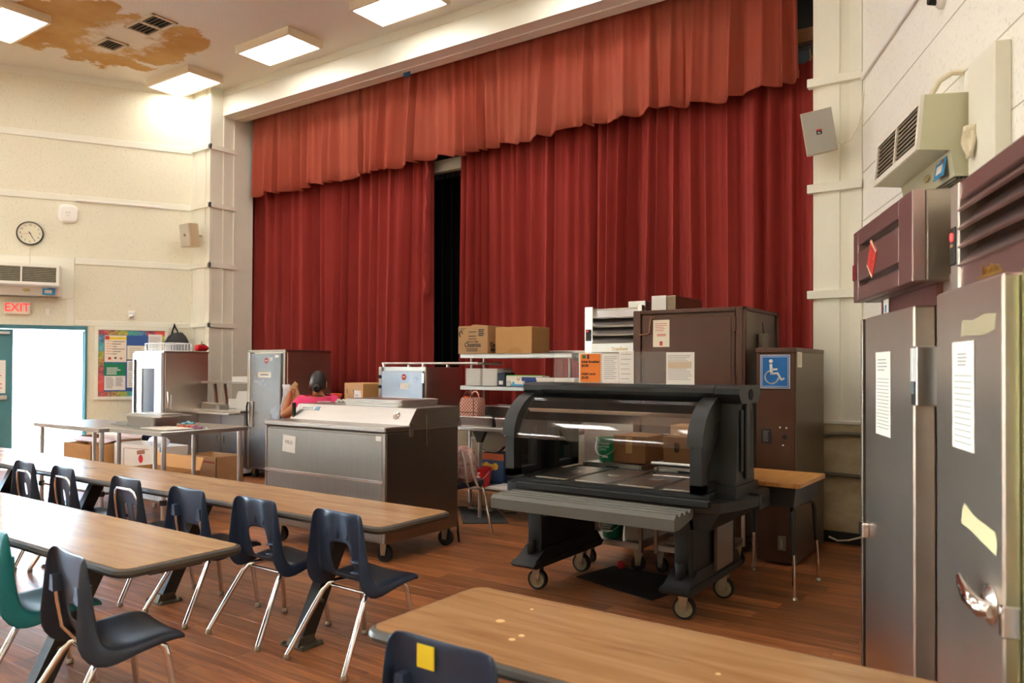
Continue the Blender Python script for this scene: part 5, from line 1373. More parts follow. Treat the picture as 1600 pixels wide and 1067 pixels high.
def bucket(name, label, x, y, z, r, h, m, printed=True, wire=True):
    t = thing(name, label, 'bucket', (x, y, z))
    MB().lathe([(r * .78, 0), (r * .80, .004), (r * .98, h - .02), (r * 1.05, h - .02), (r * 1.05, h), (r * .99, h), (r * .78, .01)], seg=24, captop=False).obj('pail', m, t)
    if wire: MB().tube([(r * 1.04 * math.cos(a), -.01 + r * 1.1 * math.sin(a) * 1.0, h - .03 - .09 * abs(math.sin(a))) for a in [PI + k * PI / 10 for k in range(11)]], .003, 6).obj('bail_handle', steel, t)
    if printed:
        mb = MB()
        for q in range(5): mb.box(-.035, .035 - .012 * (q % 2), -r * .93 - .002, -r * .93 + .010, h * .72 - q * .018, h * .72 - q * .018 + .009)
        mb.obj('white_print', paper, t)
    return t
gb_ = bucket('green_bucket', 'green bucket with white print on top of the trolley', -2.60, 4.93, .721, .085, .165, green_pl, printed=False)
for q, w_ in enumerate(('DETERGENT', 'SOLUTION', 'ONLY')): text(gb_, w_, .021, paper, (0, -.083, .128 - q * .021), name='white_lettering', sx=.9)
MB().box(-.01, .03, -.079, -.07, .03, .04).obj('white_print', paper, gb_)
bucket('green_bucket', 'darker green bucket on the low shelf of the trolley', -2.55, 4.90, .192, .088, .17, M('green_dark', (10, 96, 62), .35))
t, w, d = carton('white_box', 'white box on the low shelf of the trolley beside the green bucket', -2.44, -2.31, 4.86, 5.1, .192, .16, white_card, taped=False)
tb_ = MB().prism(rounded(-.18, .16, -.2, .2, .02), 'z', 0, .012).obj('steel_tray', steel_dull); tb_.location = (-1.98, 5.1, .192); tag(tb_, 'flat steel tray on the low shelf of the right trolley', 'tray')
bl = MB().lathe([(.001, 0), (.014, .003), (.024, .012), (.028, .027), (.024, .044), (.014, .053), (.001, .056)], seg=18, capbot=False, captop=False).obj('red_ball', red_pl, smooth=80); p = at_z(970, 890, .0); bl.location = (p.x, p.y, .006); tag(bl, 'small shiny red ball on the black mat', 'ball')
mt = MB().prism([(-2.575, 4.43), (-1.95, 4.24), (-1.90, 4.46), (-1.9, 4.80), (-2.5, 4.82)], 'z', 0.0008, .006).obj('floor_mat', M('mat_black', (24, 23, 22), .8, bump=.3, bscale=120)); tag(mt, 'black rubber floor mat under the salad bar', 'mat')
# ---------------------------------------------------------------- work table with overshelves behind the milk cooler
pt = thing('work_table', 'stainless work table with two overshelves in front of the stage', 'table', (-4.85, 5.95, 0))
MB().box(-1.60, 1.50, -.36, .36, .805, .84, .006).obj('tabletop', steel, pt)
MB().box(-1.38, 1.45, -.34, .33, .265, .29, .004).obj('undershelf', steel_brown, pt)
for x in (-1.34, -.05, .55, 1.44):
    for y in (-.31, .31): MB().cyl((x, y, 0), (x, y, .81), .02, 10).obj('leg', steel, pt)
for x in (.55,): MB().prism([(x - .07, .80), (x + .07, .80), (x + .02, .70), (x - .02, .70)], 'y', -.335, -.29).obj('leg_gusset', leg_iron, pt)
zs1, zs2 = (1.175, 1.215), (1.475, 1.515)
xl = at_y(719, 555, 5.75).x + 4.85; xr = at_y(890, 557, 5.75).x + 4.85
for z0_, z1_ in (zs1, zs2):
    MB().box(xl, xr + .02, -.20, .17, z1_ - .010, z1_, .002).box(xl, xr + .02, -.20, -.188, z0_, z1_, .003).box(xl, xr + .02, .165, .172, z0_, z1_ + .03, .002).obj('overshelf', steel_dull, pt)
for x in (xl + .06, xr - .06):
    for y in (-.10, .10): MB().cyl((x, y, .84), (x, y, zs2[0] + .02), .012, 10).obj('shelf_post', steel_dull, pt)
MB().prism([(-.19, zs2[0]), (.16, zs2[0]), (.16, zs2[0] - .09)], 'x', xr, xr + .006).obj('shelf_bracket', steel, pt)
# boxes on the top shelf
YB = 5.80
def place_box(name, label, p0, p1, y, z, m, depth, extra=None, rz=0.0):
    x0, x1 = at_y(p0[0], p0[1], y).x, at_y(p1[0], p1[1], y).x
    h = at_y(p0[0], p0[1], y).z - z
    return carton(name, label, x0, x1, y, y + depth, z, h, m, rz, taped=False)
def cereal_print(t, rzf, yoff, w, h, s=1.0):
    pr_ = []
    text(t, 'Cheerios', .066 * s, ink, (0, yoff, h * .32), rz=rzf, bold=.0012, sx=.8)
    text(t, 'Honey Nut', .03 * s, ink, (0, yoff, h * .44), rz=rzf); text(t, 'BOWLPAK', .020 * s, ink, (0, yoff, h * .53), rz=rzf)
z_ = 1.516
x0, x1 = at_y(716, 502, 5.80).x, at_y(762, 504, 5.80).x
t = thing('cereal_box', 'printed tan cereal carton on the top overshelf', 'box', ((x0 + x1) / 2, 5.80, z_)); w, h = (x1 - x0) / 2, .268
MB().box(-w, w, 0, .34, 0, h, .004).obj('carton', card_tan, t)
MB().prism([(-.03, h), (.06, h), (.03, h + .012), (-.01, h + .012)], 'y', .01, .2).obj('flap', card_tan, t)
cereal_print(t, 0, -.0012, w, h)
mb = MB()
for q in range(4): mb.box(w - .11, w - .04 - .01 * (q % 2), -.001, 0, h - .045 - q * .018, h - .034 - q * .018)
for q in range(2): mb.box(-w + .02, -w + .10 - .03 * q, -.001, 0, h - .025 - q * .014, h - .020 - q * .014)
for q in range(2): mb.box(-.05, .04, -.001, 0, h * .62 + q * .04, h * .62 + q * .04 + .008)
mb.obj('small_print', ink, t)
bx = MB().box(-.075, .055, -.001, 0, .025, .055).obj('print_panel', ink, t); mb = MB()
for q in range(13): mb.box(-.071 + q * .0095, -.071 + q * .0095 + (.004 if q % 3 else .006), -.0015, -.001, .029, .051)
mb.obj('bar_gaps', card_tan, bx)
MB().tube([(-w + .035 + .02 * math.cos(A) * (1 if q % 2 else .8), -.001, h - .075 + .028 * math.sin(A)) for q, A in enumerate([k * 2 * PI / 10 for k in range(8)])], .005, 5).obj('round_mark', ink, t)
text(t, 'Cheerios', .066, ink, (w + .0012, .13, h * .32), rz=PI / 2, bold=.0012, sx=.8); MB().box(w, w + .001, .05, .17, .025, .055).obj('print_panel', ink, t)
x0, x1 = at_y(774, 509, 5.78).x, at_y(831, 509, 5.78).x
t, w, d = carton('cardboard_box', 'plain tan cardboard box beside the cereal carton on the overshelf', x0, x1, 5.78, 6.08, z_, .245, card, taped=False)
MB().prism([(-.02, .0)] + [(.02 + .085 * math.cos(A), .058 * math.sin(A)) for A in [k * PI / 8 for k in range(9)]], 'y', -d - .001, -d).obj('glued_flap', M('cardboard_flap', (176, 126, 72), .8, var=.05, vscale=8), t)
# lower shelf: stacks of foam boxes, cartons
zl = 1.216
for i, (px0, px1) in enumerate(((726, 751), (752, 777))):
    x0, x1 = at_y(px0, 590, 5.78).x, at_y(px1, 590, 5.78).x
    n = 11
    for k in range(n):
        t = thing('foam_tray', 'white foam lunch box, %s in the %s overshelf stack' % (['lowest', 'second lowest', 'third lowest', 'fourth lowest', 'fifth lowest', 'middle one', 'fifth from the top', 'fourth from the top', 'third from the top', 'second from the top', 'topmost'][k], 'left' if i == 0 else 'right'), 'food container', ((x0 + x1) / 2, 5.90, zl + k * .0148), 0, 'foam lunch boxes on the overshelf')
        w = (x1 - x0) / 2 - .002
        MB().prism(rounded(-w, w, -.12, .14, .02, 2), 'z', .0045, .0135).prism(rounded(-w + .006, w - .006, -.114, .134, .02, 2), 'z', 0, .0045).obj('tray', foam, t)
def px_box(name, label, px0, px1, pytop, y, z, depth, m):
    x0, x1 = at_y(px0, pytop, y).x, at_y(px1, pytop, y).x
    h = at_y(px0, pytop, y).z - z
    return carton(name, label, x0, x1, y, y + depth, z, h, m, taped=False) + (h,)
t, w, d, h = px_box('small_carton', 'dark navy carton between the foam boxes and the green-topped box', 777, 789, 582, 5.74, zl, .16, M('navy_card', (22, 34, 56), .5))
MB().box(-.025, .02, -d - .001, -d, .015, .05).obj('white_print', paper, t)
bt = MB().lathe([(.034, 0), (.034, .135), (.026, .145), (.026, .16), (.001, .162)], seg=16).obj('jar', M('clear_jar', (230, 230, 228), .2, trans=.6)); bt.location = (at_y(783, 582, 5.95).x, 5.95, zl); tag(bt, 'frosted tub behind the dark navy carton on the overshelf', 'tub')
t, w, d, h = px_box('glove_box', 'white box with a green top and blue end on the overshelf', 790, 847, 587, 5.76, zl, .13, white_card)
MB().box(-w, w - .05, -d, d, h, h + .006, .001).obj('green_top', M('lime', (96, 190, 60), .5), t); MB().box(-.02, w, -d - .001, -d, h * .35, h - .01).obj('blue_field', M('label_blue', (40, 66, 130), .5), t)
text(t, 'Med', .045, M('label_teal', (120, 160, 170), .6), (-w + .055, -d - .001, h * .35)); MB().tube([(-.07, -d - .001, h - .02), (-.055, -d - .001, h - .05), (-.04, -d - .001, h - .02)], .003, 5).obj('red_print', ink_red, t)
t, w, d, h = px_box('glove_box', 'small white box with a blue band at the lower overshelf edge', 798, 818, 595, 5.735, zl, .10, white_card)
MB().box(-w, w, -d - .001, -d, .005, .02).obj('blue_band', M('cyan_band', (70, 160, 210), .5), t); MB().lathe([(.014, 0), (.014, -.001)], axis='y', seg=14, cx=-w + .03, cy=-d, cz=h * .6).obj('blue_disc', MATS['cyan_band'], t)
t, w, d, h = px_box('flat_carton', 'flat open white carton at the salad bar end of the overshelf', 838, 897, 590, 5.74, zl, .17, white_card)
MB().prism([(-w, h), (w - .04, h), (w - .09, h - .055), (-w + .02, h - .05)], 'y', -d - .012, -d - .008).obj('flap', white_card, t)
# small heated cabinet on the table
x0, x1 = at_y(592, 573, 5.62).x, at_y(663, 573, 5.62).x
hc = thing('warming_cabinet', 'small stainless warming cabinet with rails on top, behind the milk cooler', 'cabinet', ((x0 + x1) / 2, 5.62, .84)); w = (x1 - x0) / 2; hh = .55
MB().box(-w, w, .02, .56, 0, hh, .005).obj('cabinet_shell', steel, hc)
MB().box(-w + .05, w - .012, -.012, .02, .03, hh - .04, .004).obj('door', steel_blue, hc)
MB().box(-w, -w + .04, -.004, .02, 0, hh, .003).obj('door_post', steel_brown, hc)
for z in (hh - .10, hh - .2): MB().lathe([(.018, 0), (.018, -.016)], axis='y', seg=12, cx=-w + .03, cy=-.004, cz=z).obj('knob', rubber, hc)
lg = MB().lathe([(.03, 0), (.03, -.002)], axis='y', seg=18, cx=.05, cy=-.012, cz=hh - .10); o = lg.obj('round_badge', M('badge_red', (170, 40, 40), .4), hc); 
MB().box(.0, .12, -.0145, -.012, hh - .22, hh - .16).obj('label_plate', paper, hc); text(hc, 'FWE', .02, paper, (.05, -.0148, hh - .10), name='badge_lettering')
MB().box(w - .02, w + .01, -.018, -.004, hh - .16, hh - .06, .003).obj('hinge', steel_bright, hc)
MB().tube([(w + .005, .30, .16), (w + .04, .30, .16), (w + .04, .30, .02)], .012, 8).obj('side_handle', chrome, hc)
for y in (.05, .42):
    MB().tube([(-w - .0, y, hh + .035), (w + .62, y, hh + .035)], .012, 8).obj('top_rail', steel, hc)
    for x in (-w + .03, w - .05): MB().cyl((x, y, hh), (x, y, hh + .035), .018, 10).obj('rail_foot', steel_brown, hc)
# pink lunch bag, steel pans on the table
xb = at_y(734, 640, 5.66).x
pg = thing('lunch_bag', 'pink checked lunch bag with round handles beside the warming cabinet', 'bag', (xb, 5.70, .935))
check = M('pink_check', (226, 164, 146), .8); nt = check.node_tree; ck_ = nt.nodes.new('ShaderNodeTexChecker'); ck_.inputs['Scale'].default_value = 62
tcn = nt.nodes.new('ShaderNodeTexCoord'); nt.links.new(tcn.outputs['Object'], ck_.inputs['Vector']); ck_.inputs['Color1'].default_value = lin((236, 176, 154)); ck_.inputs['Color2'].default_value = lin((150, 96, 84)); nt.links.new(ck_.outputs['Color'], nt.nodes['Principled BSDF'].inputs['Base Color'])
MB().prism([(-.10, 0), (.10, 0), (.105, .12), (.08, .17), (-.08, .17), (-.105, .12)], 'y', -.06, .06).obj('bag_body', check, pg)
for s in (-1, 1): MB().tube([(.045 * math.cos(A) - .01, s * .055, .165 + .062 * math.sin(A)) for A in [k * PI / 10 for k in range(11)]], .008, 8).obj('handle', check if s > 0 else M('handle_brown', (96, 56, 44), .6), pg)
MB().tube([(-.10, -.062, .035), (.10, -.062, .035)], .004, 6).tube([(.06, -.062, .0), (.06, -.063, .168)], .004, 6).obj('zip', MATS['handle_brown'], pg)
MB().box(-.05, .0, -.068, -.055, .165, .18, .004).obj('orange_charm', M('charm', (230, 110, 50), .5), pg)
def deep_pan(label, px0, px1, y, z, h, dpt):
    x0, x1 = at_y(px0, 650, y).x, at_y(px1, 650, y).x; w = (x1 - x0) / 2
    t = thing('steam_pan', label, 'pan', ((x0 + x1) / 2, y + dpt / 2, z), 0, 'steel pans on the work table')
    rows = []
    for k_, zz in ((.93, 0), (1, h)):
        pts = rounded(-w * k_, w * k_, -dpt / 2 * k_, dpt / 2 * k_, .03); rows.append([(p[0], p[1], zz) for p in pts] + [(pts[0][0], pts[0][1], zz)])
    m = MB().grid(rows).prism(rounded(-w * .93, w * .93, -dpt / 2 * .93, dpt / 2 * .93, .03), 'z', 0, .004); m.obj('pan_wall', steel_dull, t)
    MB().tube([(p[0], p[1], h) for p in rounded(-w, w, -dpt / 2, dpt / 2, .03)], .007, 6, closed=True).obj('rim', steel_bright, t)
    return t
deep_pan('wide steel pan under the pink lunch bag', 716, 768, 5.61, .841, .088, .35)
deep_pan('steel pan standing beside the lunch bag pan', 771, 800, 5.61, .841, .085, .35)
deep_pan('upper steel pan stacked behind the lunch bag', 751, 800, 5.86, .93, .09, .3)
# low shelf things: red bucket, bottle, orange box, plastic bag, papers
zb = .2905
p = at_y(751, 757, 5.66)
bucket('red_bucket', 'red bucket with white print on the low shelf', p.x, 5.68, zb, .088, .175, red_pl)
sb_ = thing('pump_bottle', 'white pump bottle behind the red bucket', 'bottle', (at_y(737, 720, 5.72).x, 5.72, zb))
MB().lathe([(.055, 0), (.065, .02), (.065, .17), (.04, .24), (.02, .28), (.02, .32)], seg=18).obj('bottle', M('bottle_white', (236, 232, 224), .3, trans=.25), sb_); MB().cyl((0, 0, .32), (0, 0, .44), .009, 8).box(-.012, .06, -.010, .010, .425, .45, .004).obj('pump', white_pl, sb_)
sj = thing('cleaner_jug', 'white cleaner jug with a red cap beside the red bucket', 'bottle', (at_y(727, 730, 5.85).x, 5.88, zb)); MB().lathe([(.05, 0), (.055, .02), (.055, .11), (.02, .16)], seg=16).obj('jug', white_pl, sj); MB().lathe([(.022, .16), (.022, .19), (.001, .192)], seg=12).obj('cap', red_pl, sj)
x0, x1 = at_y(748, 720, 5.88).x, at_y(787, 720, 5.88).x
t, w, d = carton('fruit_carton', 'blue and orange fruit carton behind the red bucket', x0, x1, 5.88, 6.15, zb, .28, M('carton_blue', (52, 74, 110), .6), taped=False)
MB().box(-w - .001, w + .001, -d - .001, -d + .002, .22, .282).obj('orange_band', M('band_orange', (212, 106, 62), .6), t)
for i, (x, z) in enumerate(((-.10, .15), (-.05, .165), (.0, .15), (.05, .16))): MB().lathe([(.034, 0), (.034, -.0012)], axis='y', seg=16, cx=x, cy=-d, cz=z).obj('orange_slice', M('slice', (236, 176, 60), .6), t)
pb_ = MB()
rr = random.Random(8); rows = []
for q in range(7):
    A0 = q / 6
    rows.append([((.17 * math.cos(B) * math.sin(PI * (.15 + .8 * A0)) + rr.uniform(-.016, .016)), (.09 * math.sin(B) * math.sin(PI * (.15 + .8 * A0)) + rr.uniform(-.016, .016)), .21 * A0 + rr.uniform(-.008, .008)) for B in [k * 2 * PI / 14 for k in range(14)]])
    rows[-1].append(rows[-1][0])
o = pb_.grid(rows).obj('plastic_bag', M('clear_plastic', (225, 225, 222), .15, trans=.75, ior=1.1), smooth=20); o.location = (at_y(768, 700, 6.0).x, 6.02, zb + .282); tag(o, 'clear crumpled plastic bag on top of the fruit carton', 'bag')
for i in range(4):
    o = MB().box(-.17, .17, -.10, .10, 0, .004).obj('folded_sheets', paper); o.location = (at_y(790, 760, 5.72).x + .02 * i, 5.74 + .01 * i, zb + .0045 * i); o.rotation_euler = (0, 0, .06 * i - .1); tag(o, ['lowest', 'second', 'third', 'topmost'][i] + ' white paper sheet in the pile beside the red bucket', 'paper', 'loose sheets on the low shelf')
# stacking chair with the backpack
fc = thing('padded_chair', 'dark padded chair with chrome legs behind the milk cooler, holding the backpack', 'chair', (-4.045, 4.945, 0), D(90))
MB().prism(rounded(-.20, .20, -.19, .21, .05), 'z', .415, .455).obj('seat', navy2, fc)
for s in (-1, 1):
    MB().tube([(s * .17, .0, .41), (s * .185, -.13, .405), (s * .195, -.165, .37), (s * .215, -.235, .01)], .012, 8).obj('leg', chrome, fc)
    MB().tube([(s * .17, .0, .41), (s * .185, .13, .405), (s * .195, .165, .37), (s * .215, .215, .01)], .012, 8).obj('leg', chrome, fc)
MB().prism(rounded(-.19, .19, .50, .78, .06), 'y', .20, .225).obj('backrest', navy2, fc)
bpk = thing('backpack', 'pink patterned backpack with grey straps on the padded chair', 'backpack', (-3.96, 4.92, .457), D(20))
camo = M('pink_pattern', (214, 176, 166), .85, col2=(120, 74, 70), vscale=22)
rows = []
for zz, wx, wy in ((0, .12, .08), (.05, .14, .10), (.16, .145, .10), (.24, .12, .08), (.285, .06, .04), (.29, .005, .004)):
    rows.append([(wx * math.copysign(abs(math.cos(B)) ** .7, math.cos(B)), wy * math.copysign(abs(math.sin(B)) ** .7, math.sin(B)), zz) for B in [k * 2 * PI / 20 for k in range(21)]])
MB().grid(rows).obj('pack_body', camo, bpk, smooth=70)
for x, c_ in ((.05, 0), (.11, .02)): MB().tube([(x, -.10, .25), (x + .03, -.135, .2), (x + .045, -.14, .10), (x + .05 + c_, -.12, .01), (x + .06 + c_, -.10, -.03)], [.010, .013, .013, .012, .006], 8).obj('strap', M('strap_grey', (176, 160, 150), .8), bpk)
MB().box(-.09, .09, -.115, -.09, .03, .13, .01).obj('pocket', camo, bpk)
# floor items there
ps = thing('power_strip', 'pale power strip with cords on the floor beneath the work table', 'power strip', (at_z(765, 795, 0).x, 5.95, .0), .1)
MB().box(-.14, .14, -.03, .03, .0, .035, .006).obj('housing', M('strip_beige', (206, 200, 184), .5), ps)
for q in range(5): MB().box(-.12 + q * .05, -.09 + q * .05, -.015, .015, .035, .037).obj('socket', dark_hole, ps)
MB().tube([(-.14, 0, .015), (-.22, .03, .01), (-.3, -.02, .01), (-.4, .05, .012)], .006, 6).tube([(.1, .02, .03), (.16, .05, .04), (.28, -.05, .012), (.36, .04, .01)], .006, 6).obj('cord', cable_k, ps)
mt2 = MB().prism([(-4.75, 5.90), (-4.27, 5.35), (-3.95, 5.60), (-4.35, 6.0)], 'z', .0008, .01).obj('floor_mat', M('mat_grey', (66, 66, 66), .7)); tag(mt2, 'grey perforated floor mat behind the milk cooler', 'mat')
mm = MB(); 
for q in range(4):
    for r_ in range(4):
        px_, py_ = -4.62 + q * .09 + r_ * .07, 5.80 - q * .10 + r_ * .06
        mm.lathe([(.012, .0101), (.012, .0106)], px_, py_, 0, 8)
o = mm.obj('mat_holes', dark_hole, mt2); o['kind'] = 'stuff'
# boxes near the person
x0, x1 = at_y(528, 601, 5.72).x, at_y(553, 601, 5.72).x
t, w, d = carton('cardboard_box', 'large cardboard box with arrows and a white label near the person', x0, x0 + .58, 5.72, 6.05, .841, .375, card, taped=False)
t.rotation_euler = (0, 0, D(-24)); 
def arrow(x, y, z, rz=0):
    o = MB().prism([(-.018, .0), (0, .022), (.018, .0), (.007, 0), (.007, -.03), (-.007, -.03), (-.007, 0)], 'y', -.001, 0).obj('arrow_print', ink, t); o.location = (x, y, z); o.rotation_euler = (0, 0, rz)
arrow(-w + .09, -d - .0005, .29); arrow(-w + .30, -d - .0005, .29)
MB().box(.03, .24, -d - .0015, -d, .20, .30).obj('white_label', paper, t); MB().box(.05, .16, -d - .002, -d - .0015, .245, .255).box(.05, .2, -d - .002, -d - .0015, .22, .228).obj('label_print', ink_grey, t)
og = MB()
for q in range(7): og.tube([(.0 + .02 * math.sin(q), .0, .012 + q * .02), (.06, -.02, .02 + q * .021), (.12, .01 * q, .008 + q * .022)], .007, 6)
o = og.obj('mesh_bag', M('mesh_orange', (236, 96, 36), .6)); o.location = (at_y(516, 610, 5.74).x, 5.74, .95); tag(o, 'orange net bag beside the large cardboard box', 'bag')
o2 = MB().box(-.09, .15, -.06, .1, 0, .11, .004).obj('small_box', card_dark); o2.location = (at_y(518, 610, 5.74).x, 5.75, .841); tag(o2, 'low dark carton under the orange net bag', 'box')
# ---------------------------------------------------------------- steel cabinets and counter by the left wall
def badge(parent, x, y, z, r=.035):
    MB().lathe([(r, 0), (r, -.002)], axis='y', seg=18, cx=x, cy=y, cz=z).obj('round_badge', M('badge_red', (170, 40, 40), .4), parent)
tc_ = thing('holding_cabinet', 'tall stainless holding cabinet with a solid door next to the person', 'cabinet', (-7.885, 6.0, 0))
w = .365
MB().box(-w, w, .03, .72, .12, 1.575, .006).obj('cabinet_shell', steel_door, tc_)
MB().box(-w, w + .002, .0, .72, 1.565, 1.595, .003).obj('cabinet_top', steel_brown, tc_)
MB().box(-w, -w + .055, -.0, .03, .10, 1.57, .003).obj('frame_stile', steel_bright, tc_)
MB().box(w - .05, w, -.004, .03, .10, 1.57, .003).obj('hinge_stile', steel_bright, tc_)
MB().box(-w + .055, -w + .10, .01, .03, .12, 1.56).obj('gap', dark_hole, tc_)
d_ = MB().box(-w + .10, w - .055, -.03, .02, .13, 1.55, .006).obj('door', steel_blue, tc_)
badge(d_, -.02 + .07, -.030, 1.46); text(d_, 'FWE', .022, paper, (.05, -.0328, 1.46), name='badge_lettering')
MB().box(.12, .16, -.033, -.03, 1.46, 1.50).box(.21, .28, -.032, -.03, 1.50, 1.53).obj('plate', paper, d_)
pl_ = MB().prism(rounded(-.11, .14, 1.255, 1.325, .02), 'y', -.032, -.03).obj('name_label', M('label_cream', (230, 222, 200), .6), d_); MB().box(-.06, .09, -.033, -.032, 1.28, 1.30).obj('print', ink_grey, pl_)
MB().tube([(-w + .09, -.05, .95), (-w + .09, -.07, .90), (-w + .085, -.06, .68), (-w + .09, -.045, .62)], .012, 8).obj('latch_handle', rubber, d_)
MB().box(-w + .10, -w + .17, -.045, -.03, .64, .96, .006).obj('latch_plate', steel, d_)
for x in (-.3, .3):
    for y in (.08, .64): caster(tc_, x, y, .055, 0, .03, hub=rubber, ztop=.13)
gc = thing('holding_cabinet', 'stainless holding cabinet with a narrow glass door by the bulletin board', 'cabinet', (-9.66, 5.50, 0))
w = .345
MB().box(-w, w, .04, .66, .12, 1.565, .005).obj('cabinet_shell', steel_door, gc)
MB().box(-w, w + .003, .02, .67, 1.56, 1.585, .003).obj('cabinet_top', steel_brown, gc)
fr = MB()
for e in ((-w + .06, -w + .22, .13, 1.56), (w - .16, w - .01, .13, 1.56), (-w + .22, w - .16, 1.36, 1.56), (-w + .22, w - .16, .13, .26)): fr.box(e[0], e[1], -.01, .03, e[2], e[3], .002)
d_ = fr.obj('door', M('white_steel', (236, 236, 238), .3, .5), gc)
MB().box(-w + .22, w - .16, .003, .007, .26, 1.36).obj('door_glass', M('dark_glass', (70, 74, 86), .12, spec=.6), d_)
MB().box(-w, -w + .055, -.004, .04, .12, 1.56, .003).obj('frame_stile', steel_bright, gc)
MB().box(-w + .055, -w + .085, -.03, .0, .6, 1.48, .004).obj('side_handle', rubber, gc)
badge(d_, .03, -.010, 1.46)
gv = MB().box(w, w + .02, .1, .12, .84, 1.02).tube([(w + .03, .06, .86), (w + .05, .06, .95), (w + .03, .06, 1.06)], .012, 8).obj('rear_handle', chrome, gc)
for x in (-.28, .28):
    for y in (.09, .58): caster(gc, x, y, .055, 0, .03, hub=rubber, ztop=.13)
wb_ = thing('wire_basket', 'white wire basket on the glass-door steel cabinet', 'basket', (-9.62, 5.74, 1.586))
for z in (.0, .10): MB().tube([(p[0], p[1], z + .004) for p in rounded(-.30, .34, -.14, .16, .03)], .005, 6, closed=True).obj('rim_wire', white_pl, wb_)
bw_ = MB()
for p in rounded(-.30, .34, -.14, .16, .03): pass
for q in range(17):
    x = -.28 + q * .0375; bw_.cyl((x, -.14, .0), (x, -.14, .10), .003, 5); bw_.cyl((x, .16, .0), (x, .16, .10), .003, 5)
for q in range(7):
    y = -.12 + q * .042; bw_.cyl((-.30, y, 0), (-.30, y, .10), .003, 5); bw_.cyl((.34, y, 0), (.34, y, .10), .003, 5)
o = bw_.obj('wires', white_pl, wb_); o['kind'] = 'stuff'
fx = thing('fire_extinguisher', 'small red fire extinguisher lying on the glass-door cabinet', 'fire extinguisher', (at_y(314, 550, 6.02).x, 6.02, 1.633), .3)
fx.scale = (.78, .78, .78)
MB().lathe([(.02, -.13), (.052, -.11), (.057, -.09), (.057, .10), (.04, .14), (.016, .155), (.016, .18)], axis='y', seg=18).obj('tank', red_pl, fx)
MB().box(-.03, .035, .0, .06, .05, .066, .004).tube([(0, .02, .05), (-.02, .03, .085), (.02, .0, .11)], .007, 6).obj('valve_lever', rubber, fx); MB().lathe([(.014, 0), (.014, -.02)], axis='y', seg=10, cx=.02, cy=.02, cz=.075).obj('gauge', brass, fx)
MB().box(-.02, .05, -.06, -.055, -.03, .02).obj('white_tag', paper, fx)
# steel serving counter between them
cn = thing('serving_counter', 'stainless serving counter with cupboard doors and an overshelf between the tall cabinets', 'counter', (-8.80, 6.02, 0))
MB().box(-.51, .50, .0, .50, .10, .80, .004).obj('counter_body', M('steel_cool', (176, 180, 188), .3, 1.0, rvar=.05, vscale=3), cn)
MB().box(-.52, .52, -.10, .50, .80, .835, .005).obj('countertop', steel_bright, cn)
MB().box(-.52, .52, -.26, -.11, .79, .81, .004).obj('tray_slide', steel_bright, cn)
for x0_, x1_ in ((-.50, -.02), (.0, .49)):
    dd = MB().box(x0_, x1_, -.014, 0, .13, .78, .004).obj('cupboard_door', MATS['steel_cool'], cn)
    xx = x1_ - .06 if x0_ < -.1 else x0_ + .06
    MB().box(xx - .012, xx + .012, -.03, -.012, .40, .50, .004).obj('door_handle', steel_dull, dd)
MB().box(-.52, .50, -.03, .50, .045, .10, .004).obj('plinth', M('plinth_white', (224, 226, 228), .5), cn)
for x in (-.45, .45): MB().cyl((x, .1, 0), (x, .1, .05), .02, 8).obj('foot', rubber, cn)
MB().box(-.50, .50, .02, .40, 1.165, 1.19, .004).obj('overshelf', steel, cn)
for x in (-.42, -.20, .46): MB().prism([(x - .018, .835), (x + .018, .835), (x + .018 - .06, 1.165), (x - .018 - .06, 1.165)], 'y', .19, .23).obj('shelf_post', steel, cn)
wl_ = MB().prism(rounded(-.22, .30, -.12, .12, .04), 'z', 0, .065).obj('storage_tray', white_pl); wl_.location = (-8.55, 6.25, 1.191); tag(wl_, 'long white plastic tray upturned on the counter overshelf', 'tray')
fb = MB().prism([(-.17, 0), (.22, 0), (.22, .20), (.17, .235), (-.13, .235), (-.17, .17)], 'y', -.12, .12).obj('towel_pack', foam); fb.location = (-8.47, 6.24, .836); tag(fb, 'large white wrapped pack under the counter overshelf', 'pack')
cb_ = MB().box(-.15, .05, -.1, .1, 0, .13, .006).obj('white_tub', white_pl); cb_.location = (-8.75, 6.28, .836); tag(cb_, 'low white tub beside the large white pack', 'tub')
wl2 = thing('utensil_pan', 'shallow dark pan with a ladle on the serving counter', 'pan', (-9.08, 6.12, .836)); MB().prism(rounded(-.20, .20, -.10, .10, .03), 'z', 0, .05).obj('pan', steel_dull, wl2); MB().tube([(-.22, -.05, .07), (-.1, -.04, .065), (.12, -.02, .06)], .010, 6).obj('ladle', chrome, wl2)
# ---------------------------------------------------------------- two stainless work tables behind the dining table
def worktable(label, x0, x1, y0, y1, z):
    t = thing('work_table', label, 'table', ((x0 + x1) / 2, (y0 + y1) / 2, 0), 0, 'stainless work tables'); w, d = (x1 - x0) / 2, (y1 - y0) / 2
    MB().box(-w, w, -d, d, z - .04, z, .006).obj('tabletop', steel, t); MB().box(-w + .05, w - .05, -d + .05, d - .05, .19, .215, .004).obj('undershelf', steel_brown, t)
    for sx in (-1, 1):
        for sy in (-1, 1):
            l = MB().cyl((sx * (w - .06), sy * (d - .06), .03), (sx * (w - .06), sy * (d - .06), z - .03), .02, 12).obj('leg', steel, t); MB().lathe([(.012, 0), (.026, .006), (.026, .03), (.018, .05)], sx * (w - .06), sy * (d - .06), 0, 10).obj('foot', steel_brown, l); MB().lathe([(.03, .18), (.03, .225)], sx * (w - .06), sy * (d - .06), 0, 10).obj('collar', rubber, l)
    return t
worktable('stainless work table with the covered pan, beyond the far dining table', -7.10, -6.24, 3.68, 4.56, .82)
worktable('stainless work table in front of the bright open door', -8.42, -7.13, 3.60, 4.24, .815)
